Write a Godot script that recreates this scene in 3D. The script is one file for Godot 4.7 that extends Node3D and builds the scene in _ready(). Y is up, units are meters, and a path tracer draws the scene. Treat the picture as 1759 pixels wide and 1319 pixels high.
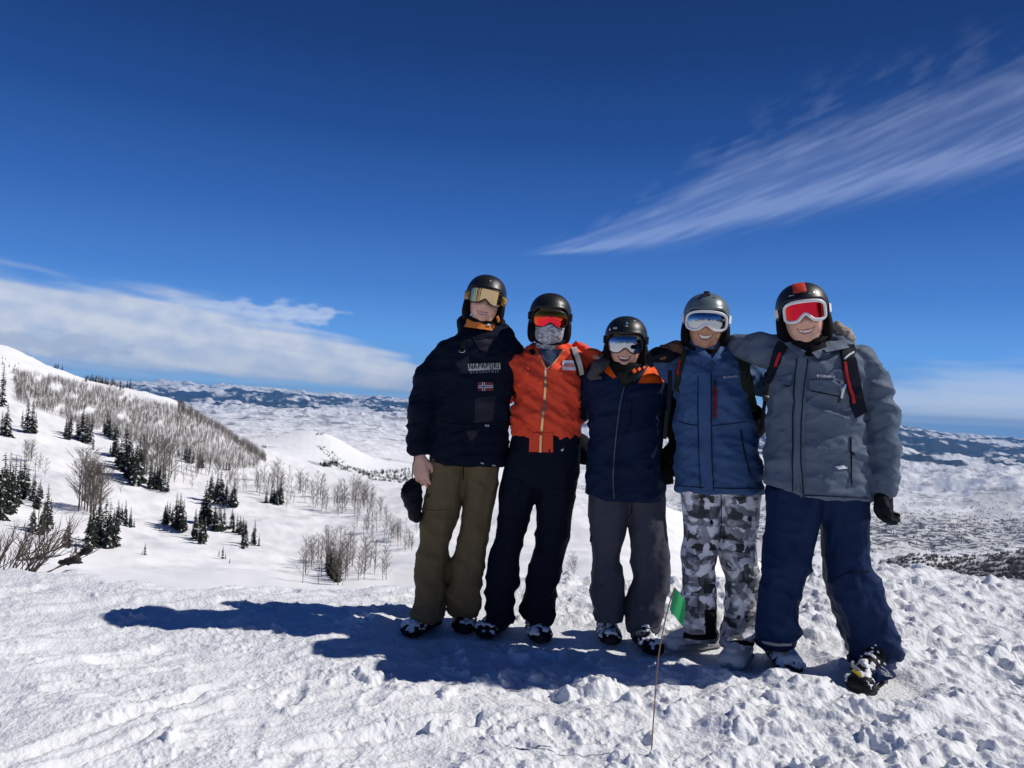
extends Node3D
# A snowy mountain top: five people stand arm in arm on a knoll, a basin with trees, a valley and far ranges behind them.

const FOCAL := 1321.0            # focal length in pixels of the photograph, 1759 x 1319
var cam_pos := Vector3(0, 1.25, 0)
var cam_basis := Basis(Vector3.RIGHT, deg_to_rad(1.453)) * Basis(Vector3.BACK, deg_to_rad(2.7))
var names := {}
var rng := RandomNumberGenerator.new()
var M := {}                      # shared materials
var t_start := 0

func _ready() -> void:
	t_start = Time.get_ticks_msec()
	rng.seed = 7
	# ---- camera
	var cam := Camera3D.new()
	cam.name = "camera"
	cam.transform = Transform3D(cam_basis, cam_pos)
	cam.fov = 2.0 * rad_to_deg(atan(659.5 / FOCAL))
	cam.near = 0.05
	cam.far = 90000.0
	cam.current = true
	add_child(cam)
	# ---- sky and air
	var env := Environment.new()
	env.background_mode = Environment.BG_SKY
	var sky := Sky.new()
	var pano := PanoramaSkyMaterial.new()
	pano.panorama = sky_image()
	pano.energy_multiplier = 1.0
	sky.sky_material = pano
	env.sky = sky
	env.background_energy_multiplier = 1.0
	env.tonemap_mode = Environment.TONE_MAPPER_LINEAR
	env.tonemap_exposure = 1.0
	env.fog_enabled = true
	env.fog_density = 0.000025
	env.fog_light_color = Color(0.15, 0.47, 1.0).linear_to_srgb()
	env.sdfgi_enabled = true
	env.ssao_enabled = true
	env.ssil_enabled = true
	var we := WorldEnvironment.new()
	we.name = "environment"
	we.environment = env
	add_child(we)
	# ---- sun: from the right, 43 degrees up, a little behind the people
	var sun := DirectionalLight3D.new()
	sun.name = "sun"
	sun.light_energy = 1.26
	sun.light_color = Color(1.0, 0.975, 0.94)
	sun.light_angular_distance = 0.53
	sun.shadow_enabled = true
	sun.look_at_from_position(Vector3(0.70, 0.70, 0.0) * 100.0, Vector3.ZERO, Vector3.UP)
	add_child(sun)
	# ---- setting and things
	make_materials()
	lap("materials")
	build_terrain()
	lap("terrain")
	build_snow_ground()
	lap("ground")
	build_trees()
	lap("trees")
	build_shrub()
	build_people()
	build_marker()

func lap(what: String) -> void:
	print("%s %.1f s" % [what, (Time.get_ticks_msec() - t_start) / 1000.0])

# ---------------------------------------------------------------- places
func ray(px: float, py: float) -> Vector3:
	return cam_basis * Vector3((px - 879.5) / FOCAL, -(py - 659.5) / FOCAL, -1.0)

func at(px: float, py: float, depth: float) -> Vector3:      # a point so many metres in front, from where the photograph shows it
	var d := ray(px, py)
	return cam_pos + d * (depth / -d.z)

func az_of(d: Vector3) -> float:
	return atan2(d.x, -d.z)

func slope_of(d: Vector3) -> float:
	return d.y / sqrt(d.x * d.x + d.z * d.z)

# ---------------------------------------------------------------- naming
func numbered(called: String) -> String:
	var n: int = names.get(called, 0)
	names[called] = n + 1
	return called if n == 0 else "%s_%03d" % [called, n]

func tag(o: Node, label: String, category: String, group := "", kind := "") -> Node:
	o.set_meta("label", label)
	if category: o.set_meta("category", category)
	if group: o.set_meta("group", group)
	if kind: o.set_meta("kind", kind)
	return o

func thing(called: String, label: String, category: String, where := Vector3.ZERO, group := "") -> Node3D:
	var o := Node3D.new()
	o.name = numbered(called)
	add_child(o)
	o.position = where
	tag(o, label, category, group)
	return o

func put(called: String, mesh: Mesh, mat: Material, parent: Node3D, where := Transform3D()) -> MeshInstance3D:
	var o := MeshInstance3D.new()
	o.name = called
	o.mesh = mesh
	if mat: o.material_override = mat
	o.transform = where
	parent.add_child(o, true)
	return o

func structure(called: String, mesh: Mesh, mat: Material, label: String) -> MeshInstance3D:
	var o := MeshInstance3D.new()
	o.name = numbered(called)
	o.mesh = mesh
	o.material_override = mat
	add_child(o)
	o.set_meta("kind", "structure")
	o.set_meta("label", label)
	return o

# ---------------------------------------------------------------- meshes
func arrays_mesh(v: PackedVector3Array, idx: PackedInt32Array, col := PackedColorArray(), uv := PackedVector2Array(), given := PackedVector3Array()) -> ArrayMesh:
	var a := []
	a.resize(Mesh.ARRAY_MAX)
	a[Mesh.ARRAY_VERTEX] = v
	a[Mesh.ARRAY_NORMAL] = given if given.size() else smooth_normals(v, idx)
	if col.size(): a[Mesh.ARRAY_COLOR] = col
	if uv.size(): a[Mesh.ARRAY_TEX_UV] = uv
	a[Mesh.ARRAY_INDEX] = idx
	var m := ArrayMesh.new()
	m.add_surface_from_arrays(Mesh.PRIMITIVE_TRIANGLES, a, [], {}, Mesh.ARRAY_FLAG_USE_DYNAMIC_UPDATE if false else 0)
	return m

func smooth_normals(v: PackedVector3Array, idx: PackedInt32Array) -> PackedVector3Array:
	var n := PackedVector3Array()
	n.resize(v.size())
	for t in range(0, idx.size(), 3):
		var a := idx[t]
		var b := idx[t + 1]
		var c := idx[t + 2]
		var f := (v[c] - v[a]).cross(v[b] - v[a])
		n[a] += f
		n[b] += f
		n[c] += f
	for i in n.size():
		n[i] = n[i].normalized() if n[i].length_squared() > 0 else Vector3.UP
	return n

func noise(freq: float, octaves := 3, sd := 1, kind := FastNoiseLite.TYPE_SIMPLEX_SMOOTH, fractal := FastNoiseLite.FRACTAL_FBM) -> FastNoiseLite:
	var f := FastNoiseLite.new()
	f.noise_type = kind
	f.seed = sd
	f.frequency = freq
	f.fractal_type = fractal if octaves > 1 else FastNoiseLite.FRACTAL_NONE
	f.fractal_octaves = octaves
	return f

# ---------------------------------------------------------------- sky: clear air over a bright horizon, a low cloud bank, wind-drawn cirrus
func air_color(el: float) -> Vector3:      # el in degrees above the horizon; linear
	var stops := [[-90.0, Vector3(0.30, 0.42, 0.60)], [0.0, Vector3(0.50, 0.84, 1.22)], [0.35, Vector3(0.46, 0.80, 1.18)], [1.0, Vector3(0.22, 0.46, 0.82)], [2.0, Vector3(0.17, 0.39, 0.76)], [4.5, Vector3(0.125, 0.35, 0.80)], [8.0, Vector3(0.070, 0.225, 0.63)], [13.0, Vector3(0.036, 0.135, 0.455)],
		[19.0, Vector3(0.0175, 0.074, 0.285)], [25.0, Vector3(0.0105, 0.044, 0.180)], [32.0, Vector3(0.0075, 0.030, 0.125)], [50.0, Vector3(0.006, 0.026, 0.11)], [90.0, Vector3(0.005, 0.021, 0.095)]]
	for i in range(1, stops.size()):
		if el <= stops[i][0]:
			var t: float = (el - stops[i - 1][0]) / (stops[i][0] - stops[i - 1][0])
			return stops[i - 1][1].lerp(stops[i][1], t)
	return stops[-1][1]

func on_line(pts: PackedVector2Array, x: float) -> float:
	if x <= pts[0].x: return pts[0].y + (x - pts[0].x) * (pts[1].y - pts[0].y) / (pts[1].x - pts[0].x) * 0.3
	for i in range(1, pts.size()):
		if x <= pts[i].x:
			return lerpf(pts[i - 1].y, pts[i].y, (x - pts[i - 1].x) / (pts[i].x - pts[i - 1].x))
	return pts[-1].y

func angles(list: Array) -> PackedVector2Array:     # photo places -> azimuth, elevation in degrees
	var out := PackedVector2Array()
	for p in list:
		var d := ray(p[0], p[1])
		out.append(Vector2(rad_to_deg(az_of(d)), rad_to_deg(atan(slope_of(d)))))
	return out

func sky_image() -> ImageTexture:
	var w := 3600
	var h := 1800
	var top_row := int(0.5 * h - 52.0 / 180.0 * h)
	var data := PackedFloat32Array()
	for y in h:
		var c := air_color(90.0 - (y + 0.5) / h * 180.0)
		var row := PackedFloat32Array([c.x, c.y, c.z])
		while row.size() < w * 3:
			row.append_array(row.duplicate())
		data.append_array(row.slice(0, w * 3))
	var bank_top := angles([[-300, 455], [0, 470], [120, 484], [300, 512], [450, 545], [600, 588], [700, 618], [780, 655]])
	var bank_low := angles([[-300, 602], [0, 618], [130, 627], [300, 639], [450, 652], [600, 666], [700, 677], [780, 686]])
	var tuft_top := angles([[280, 512], [330, 514], [420, 517], [520, 524], [560, 528], [578, 534]])
	var tuft_low := angles([[280, 516], [330, 528], [420, 548], [520, 560], [560, 556], [578, 538]])
	var cir_top := angles([[880, 437], [1000, 405], [1120, 350], [1250, 275], [1400, 215], [1560, 165], [1759, 108], [2000, 70], [2300, 40]])
	var cir_low := angles([[880, 438], [1000, 434], [1120, 420], [1250, 390], [1400, 355], [1560, 318], [1759, 270], [2000, 215], [2300, 150]])
	var r_top := angles([[1380, 690], [1520, 655], [1640, 640], [1759, 640], [2000, 640], [2300, 640]])
	var r_low := angles([[1380, 735], [1520, 742], [1640, 750], [1759, 756], [2000, 766], [2300, 780]])
	var streak := noise(0.055, 4, 3)
	var fine := noise(0.16, 3, 9)
	var soft := noise(0.02, 3, 5)
	var puff := noise(0.35, 3, 15)
	for y in range(top_row, h / 2):
		var el := 90.0 - (y + 0.5) / h * 180.0
		for x in w:
			var az := (x + 0.5) / w * 360.0
			if az > 180.0: az -= 360.0
			var a := 0.0
			var c := Vector3(0.62, 0.68, 0.80)
			# the low bank on the left goes on round to the back, broken up
			if az < 0.0 or az > 120.0:
				var u := az if az < 0 else az - 360.0
				var far_off := clampf((-40.0 - u) / 60.0, 0, 1)
				var hi := on_line(bank_top, u) if u > -50 else on_line(bank_top, -50.0)
				var lo := on_line(bank_low, u) if u > -50 else on_line(bank_low, -50.0)
				var wob := streak.get_noise_2d(u * 1.6, el * 17.0 + u * 1.9)
				var t := (el - lo) / maxf(hi - lo, 0.05)
				if t > -0.3 and t < 1.5:
					var body := smoothstep(-0.10, 0.12, t + wob * 0.10) * (1.0 - smoothstep(0.80, 1.16, t + wob * 0.22))
					var rib := 0.5 + 0.42 * streak.get_noise_2d(u * 0.8 + 40.0, el * 20.0 + u * 2.4)
					var g := soft.get_noise_2d(u * 14.0, el * 22.0)
					a = body * clampf(0.74 + 0.24 * rib + 0.22 * g - far_off * (0.35 - g), 0.0, 0.95) * smoothstep(0.0, -7.5, u + wob * 2.0)
					var lit := clampf(0.45 + 0.55 * rib + 0.30 * g + 0.10 * fine.get_noise_2d(u * 6.0, el * 30.0), 0, 1)
					c = Vector3(0.40, 0.475, 0.63).lerp(Vector3(0.66, 0.71, 0.81), lit)
				# grey fleecy underside near the left slope
				if u < -22.0 and u > -60.0:
					var f := puff.get_noise_2d(u * 1.5, el * 3.0) + 0.7 - absf(el - 2.3) * 0.75 - clampf((u + 29.0) * 0.2, 0, 2)
					var k := smoothstep(0.0, 0.5, f) * 0.55 * smoothstep(0.4, 1.2, el)
					c = c.lerp(Vector3(0.40, 0.46, 0.60), k * 0.9)
			if az > -26.0 and az < -11.0:      # torn bright tuft above the bank
				var hi2 := on_line(tuft_top, az)
				var lo2 := on_line(tuft_low, az)
				var n := streak.get_noise_2d(az * 8.0 + el * 6.0, el * 30.0 - az * 5.0)
				var t2 := (el - lo2) / maxf(hi2 - lo2, 0.05)
				var b := smoothstep(-0.35, 0.45, t2 + n * 0.7) * (1.0 - smoothstep(0.75, 1.15, t2 + n * 0.5)) * smoothstep(-11.4, -13.6, az + n * 1.6) * smoothstep(-26.0, -23.5, az)
				b *= 0.72 + 0.28 * n
				if b > 0.0:
					c = c.lerp(Vector3(0.60, 0.69, 0.85), b / (b + a + 0.01))
					a = maxf(a, b * 0.85)
			if az > -0.8 and az < 62.0:       # cirrus fan, drawn out along the wind
				var hi3 := on_line(cir_top, az)
				var lo3 := on_line(cir_low, az)
				var s := (el - lo3) / maxf(hi3 - lo3, 0.1)
				if s > -0.5 and s < 1.9:
					var along := az * 0.93 + el * 0.36
					var across := el - az * 0.30
					var n1 := streak.get_noise_2d(along * 1.1, across * 15.0)
					var n2 := fine.get_noise_2d(along * 0.75 + across * 1.0, across * 13.0 - along * 0.9)
					var curl := streak.get_noise_2d(along * 5.0 - across * 6.0, across * 6.0 + along * 2.0)
					var low_edge := exp(-pow((s - 0.12 - n1 * 0.09) / (0.19 + 0.06 * n2), 2.0)) * (0.60 + 0.34 * n1 + 0.34 * n2)
					var high_edge := exp(-pow((s - 0.86 + curl * 0.12) / 0.14, 2.0)) * (0.35 + 0.65 * curl + 0.3 * n2)
					var mid := smoothstep(-0.08, 0.12, s) * (1.0 - smoothstep(0.72, 1.1, s + curl * 0.2)) * (0.52 + 0.20 * n1 + 0.34 * n2)
					var wisp := smoothstep(0.9, 1.1, s) * (1.0 - smoothstep(1.1, 1.75, s)) * clampf(curl * 0.9 + 0.10 + n2 * 0.5, 0, 1) * 0.42
					var fade := smoothstep(-0.8, 4.5, az) * (1.0 - smoothstep(44.0, 62.0, az))
					var b3 := clampf(low_edge * 0.9 + maxf(high_edge, 0.0) * 0.55 + maxf(mid, 0.0) * 0.85 + wisp, 0.0, 1.0) * fade * 0.285
					c = c.lerp(Vector3(0.56, 0.68, 0.97), b3 / (b3 + a + 0.01))
					a = maxf(a, b3)
			if az > 14.0:                      # milky veil low on the right, going on round the back
				var u4 := minf(az, 44.0)
				var hi4 := on_line(r_top, u4)
				var lo4 := on_line(r_low, u4)
				var n4 := streak.get_noise_2d(az * 2.0 + 90.0, el * 20.0 + az)
				var t4 := (el - lo4) / maxf(hi4 - lo4, 0.1)
				var b4 := smoothstep(-0.3, 0.12, t4 + n4 * 0.25) * (1.0 - smoothstep(0.45, 1.3, t4 + n4 * 0.30)) * (0.74 + 0.28 * n4) * smoothstep(14.0, 21.0, az) * (1.0 - smoothstep(90.0, 150.0, az) * 0.6)
				if b4 > 0.0:
					c = c.lerp(Vector3(0.66, 0.74, 0.88), b4 / (b4 + a + 0.01))
					a = maxf(a, b4)
			if a > 0.002:
				var o := (y * w + x) * 3
				data[o] = lerpf(data[o], c.x, a)
				data[o + 1] = lerpf(data[o + 1], c.y, a)
				data[o + 2] = lerpf(data[o + 2], c.z, a)
	return ImageTexture.create_from_image(Image.create_from_data(w, h, false, Image.FORMAT_RGBF, data.to_byte_array()))

# ---------------------------------------------------------------- materials
func mat(called: String, albedo: Color, rough := 0.8, metal := 0.0) -> StandardMaterial3D:    # albedo: linear, real-world
	var m := StandardMaterial3D.new()
	m.resource_name = called
	m.albedo_color = albedo.linear_to_srgb()
	m.roughness = rough
	m.metallic = metal
	M[called] = m
	return m

func noise_texture(f: FastNoiseLite, size := 512, as_normal := false, bump := 4.0) -> NoiseTexture2D:
	var t := NoiseTexture2D.new()
	t.width = size
	t.height = size
	t.seamless = true
	t.noise = f
	t.as_normal_map = as_normal
	t.bump_strength = bump
	return t

func relief(m: StandardMaterial3D, t: Texture2D, repeats: float, cm: float) -> void:     # repeats per metre
	m.heightmap_enabled = true
	m.heightmap_texture = t
	m.heightmap_scale = cm
	m.uv1_triplanar = true
	m.uv1_scale = Vector3.ONE * repeats

func make_materials() -> void:
	var snow := mat("snow", Color(0.76, 0.785, 0.82), 0.62)
	snow.metallic_specular = 0.35
	relief(snow, noise_texture(noise(0.024, 6, 21), 1024), 1.7, 0.6)
	var far_snow := mat("far_snow", Color(1, 1, 1), 0.8)
	far_snow.vertex_color_use_as_albedo = true
	far_snow.metallic_specular = 0.2
	var slope := mat("slope_snow", Color(1, 1, 1), 0.75)
	slope.vertex_color_use_as_albedo = true
	slope.metallic_specular = 0.25
	make_object_materials()

# ---------------------------------------------------------------- terrain
# Lines of equal distance, each as (place across the photograph, height down the photograph); hidden stretches are lower than what hides them.
var ring_px: Array[float] = [-400, 0, 150, 300, 450, 550, 650, 750, 900, 1050, 1150, 1300, 1450, 1500, 1562, 1644, 1685, 1759, 2150]
var ring_rows: Array = [
	[9, 1195, 1212, 1218, 1226, 1233, 1237, 1242, 1247, 1254, 1261, 1266, 1273, 1280, 1282, 1285, 1289, 1291, 1295, 1313],
	[30, 1060, 1072, 1079, 1086, 1093, 1097, 1102, 1107, 1094, 1101, 1106, 1113, 1120, 1122, 1125, 1129, 1131, 1135, 1153],
	[60, 985, 998, 1006, 1013, 1020, 1022, 1025, 1024, 1016, 1018, 1025, 1053, 1080, 1092, 1095, 1099, 1101, 1105, 1123],
	[100, 935, 950, 965, 975, 985, 990, 990, 985, 985, 985, 1000, 1040, 1080, 1092, 1095, 1099, 1101, 1105, 1123],
	[150, 880, 900, 915, 930, 940, 945, 940, 930, 925, 930, 950, 1010, 1075, 1092, 1095, 1099, 1101, 1105, 1123],
	[200, 825, 850, 868, 885, 895, 900, 893, 880, 875, 880, 905, 985, 1075, 1092, 1095, 1099, 1101, 1105, 1123],
	[260, 765, 795, 812, 835, 850, 858, 855, 845, 845, 855, 882, 970, 1080, 1100, 1105, 1109, 1111, 1115, 1133],
	[320, 700, 740, 762, 790, 812, 830, 834, 832, 838, 852, 879, 966, 1085, 1105, 1110, 1114, 1116, 1120, 1138],
	[380, 640, 695, 722, 755, 792, 822, 837, 845, 860, 880, 920, 1000, 1090, 1110, 1115, 1119, 1121, 1125, 1143],
	[450, 580, 645, 685, 725, 785, 824, 833, 850, 870, 890, 940, 1020, 1095, 1115, 1120, 1124, 1126, 1130, 1148],
	[520, 530, 611, 662, 700, 782, 825, 831, 845, 875, 900, 950, 1040, 1100, 1120, 1125, 1129, 1131, 1135, 1153],
	[580, 500, 592, 654, 690, 787, 824, 829, 840, 875, 910, 960, 1050, 1100, 1120, 1125, 1129, 1131, 1135, 1153],
	[700, 540, 640, 682, 722, 800, 818, 826, 838, 872, 915, 970, 1055, 1100, 1120, 1122, 1125, 1127, 1130, 1150],
	[850, 600, 680, 705, 745, 783, 806, 824, 836, 870, 915, 975, 1055, 1095, 1105, 1105, 1105, 1105, 1108, 1130],
	[1000, 640, 700, 720, 752, 771, 802, 822, 835, 870, 915, 975, 1050, 1080, 1085, 1080, 1080, 1080, 1083, 1100],
	[1400, 690, 735, 750, 770, 790, 815, 835, 846, 880, 920, 975, 1035, 1030, 1025, 1020, 1020, 1020, 1022, 1030],
	[1800, 700, 740, 760, 778, 776, 800, 826, 835, 880, 925, 975, 1020, 988, 968, 950, 957, 953, 945, 940],
	[2300, 700, 740, 755, 770, 764, 772, 806, 822, 875, 920, 970, 1010, 1010, 1000, 990, 985, 985, 985, 990],
	[2700, 700, 735, 750, 765, 750, 742, 789, 812, 865, 910, 965, 1000, 1010, 1010, 1012, 1012, 1012, 1015, 1025],
	[3500, 700, 735, 752, 765, 766, 772, 785, 803, 850, 900, 955, 985, 1000, 1003, 1005, 1008, 1010, 1013, 1032],
	[5000, 700, 730, 746, 758, 762, 768, 767, 786, 830, 885, 930, 945, 957, 960, 964, 968, 971, 976, 996],
	[6500, 700, 722, 736, 746, 752, 757, 764, 778, 815, 855, 880, 893, 903, 906, 910, 915, 917, 921, 942],
	[8500, 700, 715, 726, 734, 739, 744, 750, 765, 795, 830, 840, 852, 861, 864, 868, 871, 872, 875, 895],
	[10500, 695, 710, 718, 725, 730, 734, 740, 752, 775, 800, 814, 826, 836, 839, 842, 840, 832, 818, 830],
	[13000, 690, 702, 708, 714, 718, 724, 730, 740, 758, 780, 792, 803, 812, 813, 815, 812, 816, 828, 842],
	[16000, 682, 693, 699, 704, 707, 712, 716, 722, 740, 757, 770, 782, 786, 782, 790, 798, 803, 806, 825],
	[20000, 676, 688, 694, 699, 703, 707, 711, 716, 730, 742, 754, 760, 762, 756, 772, 782, 789, 793, 810],
	[25000, 668, 680, 685, 690, 698, 702, 704, 706, 715, 725, 733, 738, 740, 735, 742, 758, 768, 774, 792],
	[31000, 650, 660, 664, 668, 673, 681, 687, 692, 700, 709, 716, 724, 733, 735, 737, 751, 755, 762, 778],
	[37000, 645, 650, 654, 657, 667, 675, 682, 687, 697, 705, 711, 720, 730, 734, 739, 748, 750, 753, 766],
	[45000, 648, 656, 661, 664, 674, 681, 687, 692, 700, 708, 714, 723, 731, 735, 741, 748, 751, 755, 770],
]
var ring_r := PackedFloat32Array()
var ring_h: Array[PackedFloat32Array] = []       # heights by azimuth, every half degree from -60 to 60
var land_noise := noise(1.0, 5, 31)
var land_ridge := noise(1.0, 5, 37, FastNoiseLite.TYPE_SIMPLEX_SMOOTH, FastNoiseLite.FRACTAL_RIDGED)

func read_rings() -> void:
	for row in ring_rows:
		var r: float = row[0]
		ring_r.append(r)
		var az := PackedFloat32Array()
		var hh := PackedFloat32Array()
		for i in ring_px.size():
			var d := ray(ring_px[i], row[i + 1])
			az.append(rad_to_deg(az_of(d)))
			hh.append(cam_pos.y + slope_of(d) * r)
		var line := PackedFloat32Array()
		for k in 241:
			var a := -60.0 + k * 0.5
			var v := hh[0]
			if a >= az[-1]:
				v = hh[-1]
			elif a > az[0]:
				var i := 1
				while az[i] < a: i += 1
				var t := (a - az[i - 1]) / (az[i] - az[i - 1])
				v = cubic_interpolate_in_time(hh[i - 1], hh[i], hh[maxi(i - 2, 0)], hh[mini(i + 1, hh.size() - 1)], t, az[i] - az[i - 1], az[maxi(i - 2, 0)] - az[i - 1], az[mini(i + 1, hh.size() - 1)] - az[i - 1]) if i > 1 and i < hh.size() - 1 else lerpf(hh[i - 1], hh[i], t)
			line.append(v)
		ring_h.append(line)

func ring_at(k: int, a: float) -> float:
	var u := clampf((a + 60.0) * 2.0, 0.0, 239.999)
	var i := int(u)
	return lerpf(ring_h[k][i], ring_h[k][i + 1], u - i)

func land(az_deg: float, r: float) -> float:       # height of the land far from the knoll
	var k := 1
	while k < ring_r.size() - 1 and ring_r[k] < r: k += 1
	var t := clampf(log(r / ring_r[k - 1]) / log(ring_r[k] / ring_r[k - 1]), 0, 1)
	var p1 := ring_at(k - 1, az_deg)
	var p2 := ring_at(k, az_deg)
	var p0 := ring_at(maxi(k - 2, 0), az_deg)
	var p3 := ring_at(mini(k + 1, ring_r.size() - 1), az_deg)
	var base := lerpf(p1, p2, t)
	if r < 1200.0:
		var m1 := (p2 - p0) * 0.42
		var m2 := (p3 - p1) * 0.42
		if (p2 - p1) * (p1 - p0) <= 0: m1 = 0.0
		if (p3 - p2) * (p2 - p1) <= 0: m2 = 0.0
		var t2 := t * t
		var t3 := t2 * t
		base = (2 * t3 - 3 * t2 + 1) * p1 + (t3 - 2 * t2 + t) * m1 + (-2 * t3 + 3 * t2) * p2 + (t3 - t2) * m2
	var az := deg_to_rad(az_deg)
	var x := sin(az) * r
	var z := -cos(az) * r
	var rough := 0.0
	if r < 1200.0:
		var near := smoothstep(20.0, 120.0, r)
		rough = near * (land_noise.get_noise_2d(x / 55.0, z / 55.0) * 1.7 + land_noise.get_noise_2d(x / 14.0 + 9.0, z / 14.0) * 0.40 + (land_ridge.get_noise_2d((x * 0.9 + z * 0.4) / 60.0, (z * 0.9 - x * 0.4) / 26.0) - 0.2) * 1.3 * smoothstep(90.0, 180.0, r))
	else:
		var amp := r * 0.0024
		var size := 260.0 + r * 0.055
		rough = (land_ridge.get_noise_2d(x / size, z / size) - 0.25) * amp * 1.5 + land_noise.get_noise_2d(x / size * 4.0, z / size * 4.0) * amp * 0.30
		if r > 9000.0 and r < 40000.0:
			var mount := smoothstep(9000.0, 20000.0, r)
			rough += mount * (land_ridge.get_noise_2d(x / 3200.0 + 5.0, z / 3200.0) - 0.3) * 150.0 + mount * (land_ridge.get_noise_2d(x / 1000.0 + 5.0, z / 1000.0) - 0.3) * 60.0
			rough += smoothstep(9200.0, 11500.0, r) * (1.0 - smoothstep(15000.0, 19000.0, r)) * smoothstep(12.0, 20.0, az_deg) * (land_ridge.get_noise_2d(x / 2300.0 + 3.0, z / 2300.0) - 0.25) * 130.0
		elif r < 4000.0:
			rough *= 0.55
	return base + rough

func hit(px: float, py: float, from := 70.0, to := 1100.0) -> Vector3:      # where the sight line through a place of the photograph first meets the land
	var d := ray(px, py)
	var a := rad_to_deg(az_of(d))
	var s := slope_of(d)
	var r := from
	while r < to:
		if land(a, r) >= cam_pos.y + s * r:
			break
		r *= 1.006
	var lo := r / 1.006
	for i in 6:
		var mid := (lo + r) / 2
		if land(a, mid) >= cam_pos.y + s * mid: r = mid
		else: lo = mid
	var az := deg_to_rad(a)
	return Vector3(sin(az) * r, land(a, r), -cos(az) * r)

func polar_mesh(az: PackedFloat32Array, rs: PackedFloat32Array, height: Callable, color = null) -> ArrayMesh:
	var v := PackedVector3Array()
	var col := PackedColorArray()
	var na := az.size()
	v.resize(na * rs.size())
	var colored: bool = color != null
	if colored: col.resize(na * rs.size())
	var n := 0
	for r in rs:
		for a in az:
			var t := deg_to_rad(a)
			v[n] = Vector3(sin(t) * r, height.call(a, r), -cos(t) * r)
			n += 1
	var idx := PackedInt32Array()
	idx.resize((na - 1) * (rs.size() - 1) * 6)
	n = 0
	for j in rs.size() - 1:
		for i in na - 1:
			var o := j * na + i
			idx[n] = o
			idx[n + 1] = o + na
			idx[n + 2] = o + 1
			idx[n + 3] = o + 1
			idx[n + 4] = o + na
			idx[n + 5] = o + na + 1
			n += 6
	var nor := smooth_normals(v, idx)
	if colored:
		for i in v.size():
			col[i] = color.call(v[i], nor[i])
	return arrays_mesh(v, idx, col, PackedVector2Array(), nor)

var patch_a := noise(1.0, 4, 51)
var patch_b := noise(1.0, 3, 57)

var fields := field_noise()

func field_noise() -> FastNoiseLite:
	var f := noise(0.0021, 1, 59, FastNoiseLite.TYPE_CELLULAR)
	f.cellular_return_type = FastNoiseLite.RETURN_CELL_VALUE
	f.cellular_distance_function = FastNoiseLite.DISTANCE_MANHATTAN
	return f

func far_color(p: Vector3, _n: Vector3) -> Color:      # bare woods on snow: which ground carries trees
	var r := Vector2(p.x, p.z).length()
	var a := rad_to_deg(atan2(p.x, -p.z))
	var white := Color(0.90, 0.91, 0.93)
	var woods := Color(0.036, 0.040, 0.044)
	var big := patch_a.get_noise_2d(p.x / 1500.0, p.z / 1500.0)
	var mid := patch_b.get_noise_2d(p.x / 330.0, p.z / 330.0)
	var small := patch_b.get_noise_2d(p.x / 90.0 + 40.0, p.z / 90.0)
	var cover := 0.0
	if r > 20500.0 or (r > 15500.0 and a > 12.0):        # the far range: dark woods up to a bald snowy crest
		var far_big := patch_a.get_noise_2d(p.x / 5200.0, p.z / 5200.0)
		var far_mid := patch_b.get_noise_2d(p.x / 1500.0, p.z / 1500.0)
		var far_small := patch_b.get_noise_2d(p.x / 420.0, p.z / 420.0)
		cover = smoothstep(-0.16, 0.08, far_big * 0.7 + far_mid * 0.75 + far_small * 0.5 + land_ridge.get_noise_2d(p.x / 1000.0 + 5.0, p.z / 1000.0) * -0.25 + 0.20 - smoothstep(29500.0, 36500.0, r) * 0.75)
		if a < 12.0: cover *= smoothstep(20500.0, 23500.0, r + far_mid * 4000.0)
	elif a > 4.0:          # the wide valley on the right: hedgerows, woods, a scattered town
		var town := exp(-pow((r - 6300.0) / 1100.0, 2.0)) * smoothstep(8.0, 20.0, a)
		var rows := patch_b.get_noise_2d(p.x / 260.0 + p.z / 900.0, p.z / 90.0)
		cover = smoothstep(0.10, 0.30, small * 0.8 + rows * 0.6 + big * 0.25 + town * 0.34 - 0.19) * 0.88
		cover *= 1.0 - 0.75 * smoothstep(7600.0, 8200.0, r) * (1.0 - smoothstep(9300.0, 10200.0, r))
		if r > 9500.0:
			cover = smoothstep(0.02, 0.40, big * 0.45 + mid * 0.7 + small * 0.4 - 0.03) * 0.6
	else:
		cover = smoothstep(0.12, 0.42, big * 0.6 + mid * 0.55 + small * 0.3) * smoothstep(5000.0, 8000.0, r) * 0.62
		if r > 12500.0 and r < 15500.0:
			cover = maxf(cover, smoothstep(0.0, 0.3, big + mid * 0.5) * 0.6)
		if r < 4000.0:
			cover = smoothstep(0.30, 0.5, big * 0.6 + mid * 0.7 + small * 0.4) * 0.5
	if r > 4500.0 and r < 9800.0 and a > 4.0:      # stubble fields show between the white ones
		var f := fields.get_noise_2d(p.x + p.z * 0.3, p.z * 0.7)
		if f > 0.25: white = Color(0.70, 0.70, 0.70)
		elif f < -0.55: white = Color(0.79, 0.78, 0.76)
	if r < 2600.0 and a > 18.0:      # the scrubby spur just below the knoll
		var s := patch_b.get_noise_2d(p.x / 22.0, p.z / 22.0)
		cover = clampf(0.40 + s * 0.5 + mid * 0.7, 0.0, 0.8)
	return white.lerp(woods, cover)

func slope_color(p: Vector3, _n: Vector3) -> Color:
	var k := 0.5 + 0.5 * patch_b.get_noise_2d(p.x / 9.0, p.z / 9.0)
	return Color(0.88, 0.89, 0.915).lerp(Color(0.92, 0.925, 0.935), k)

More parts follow.
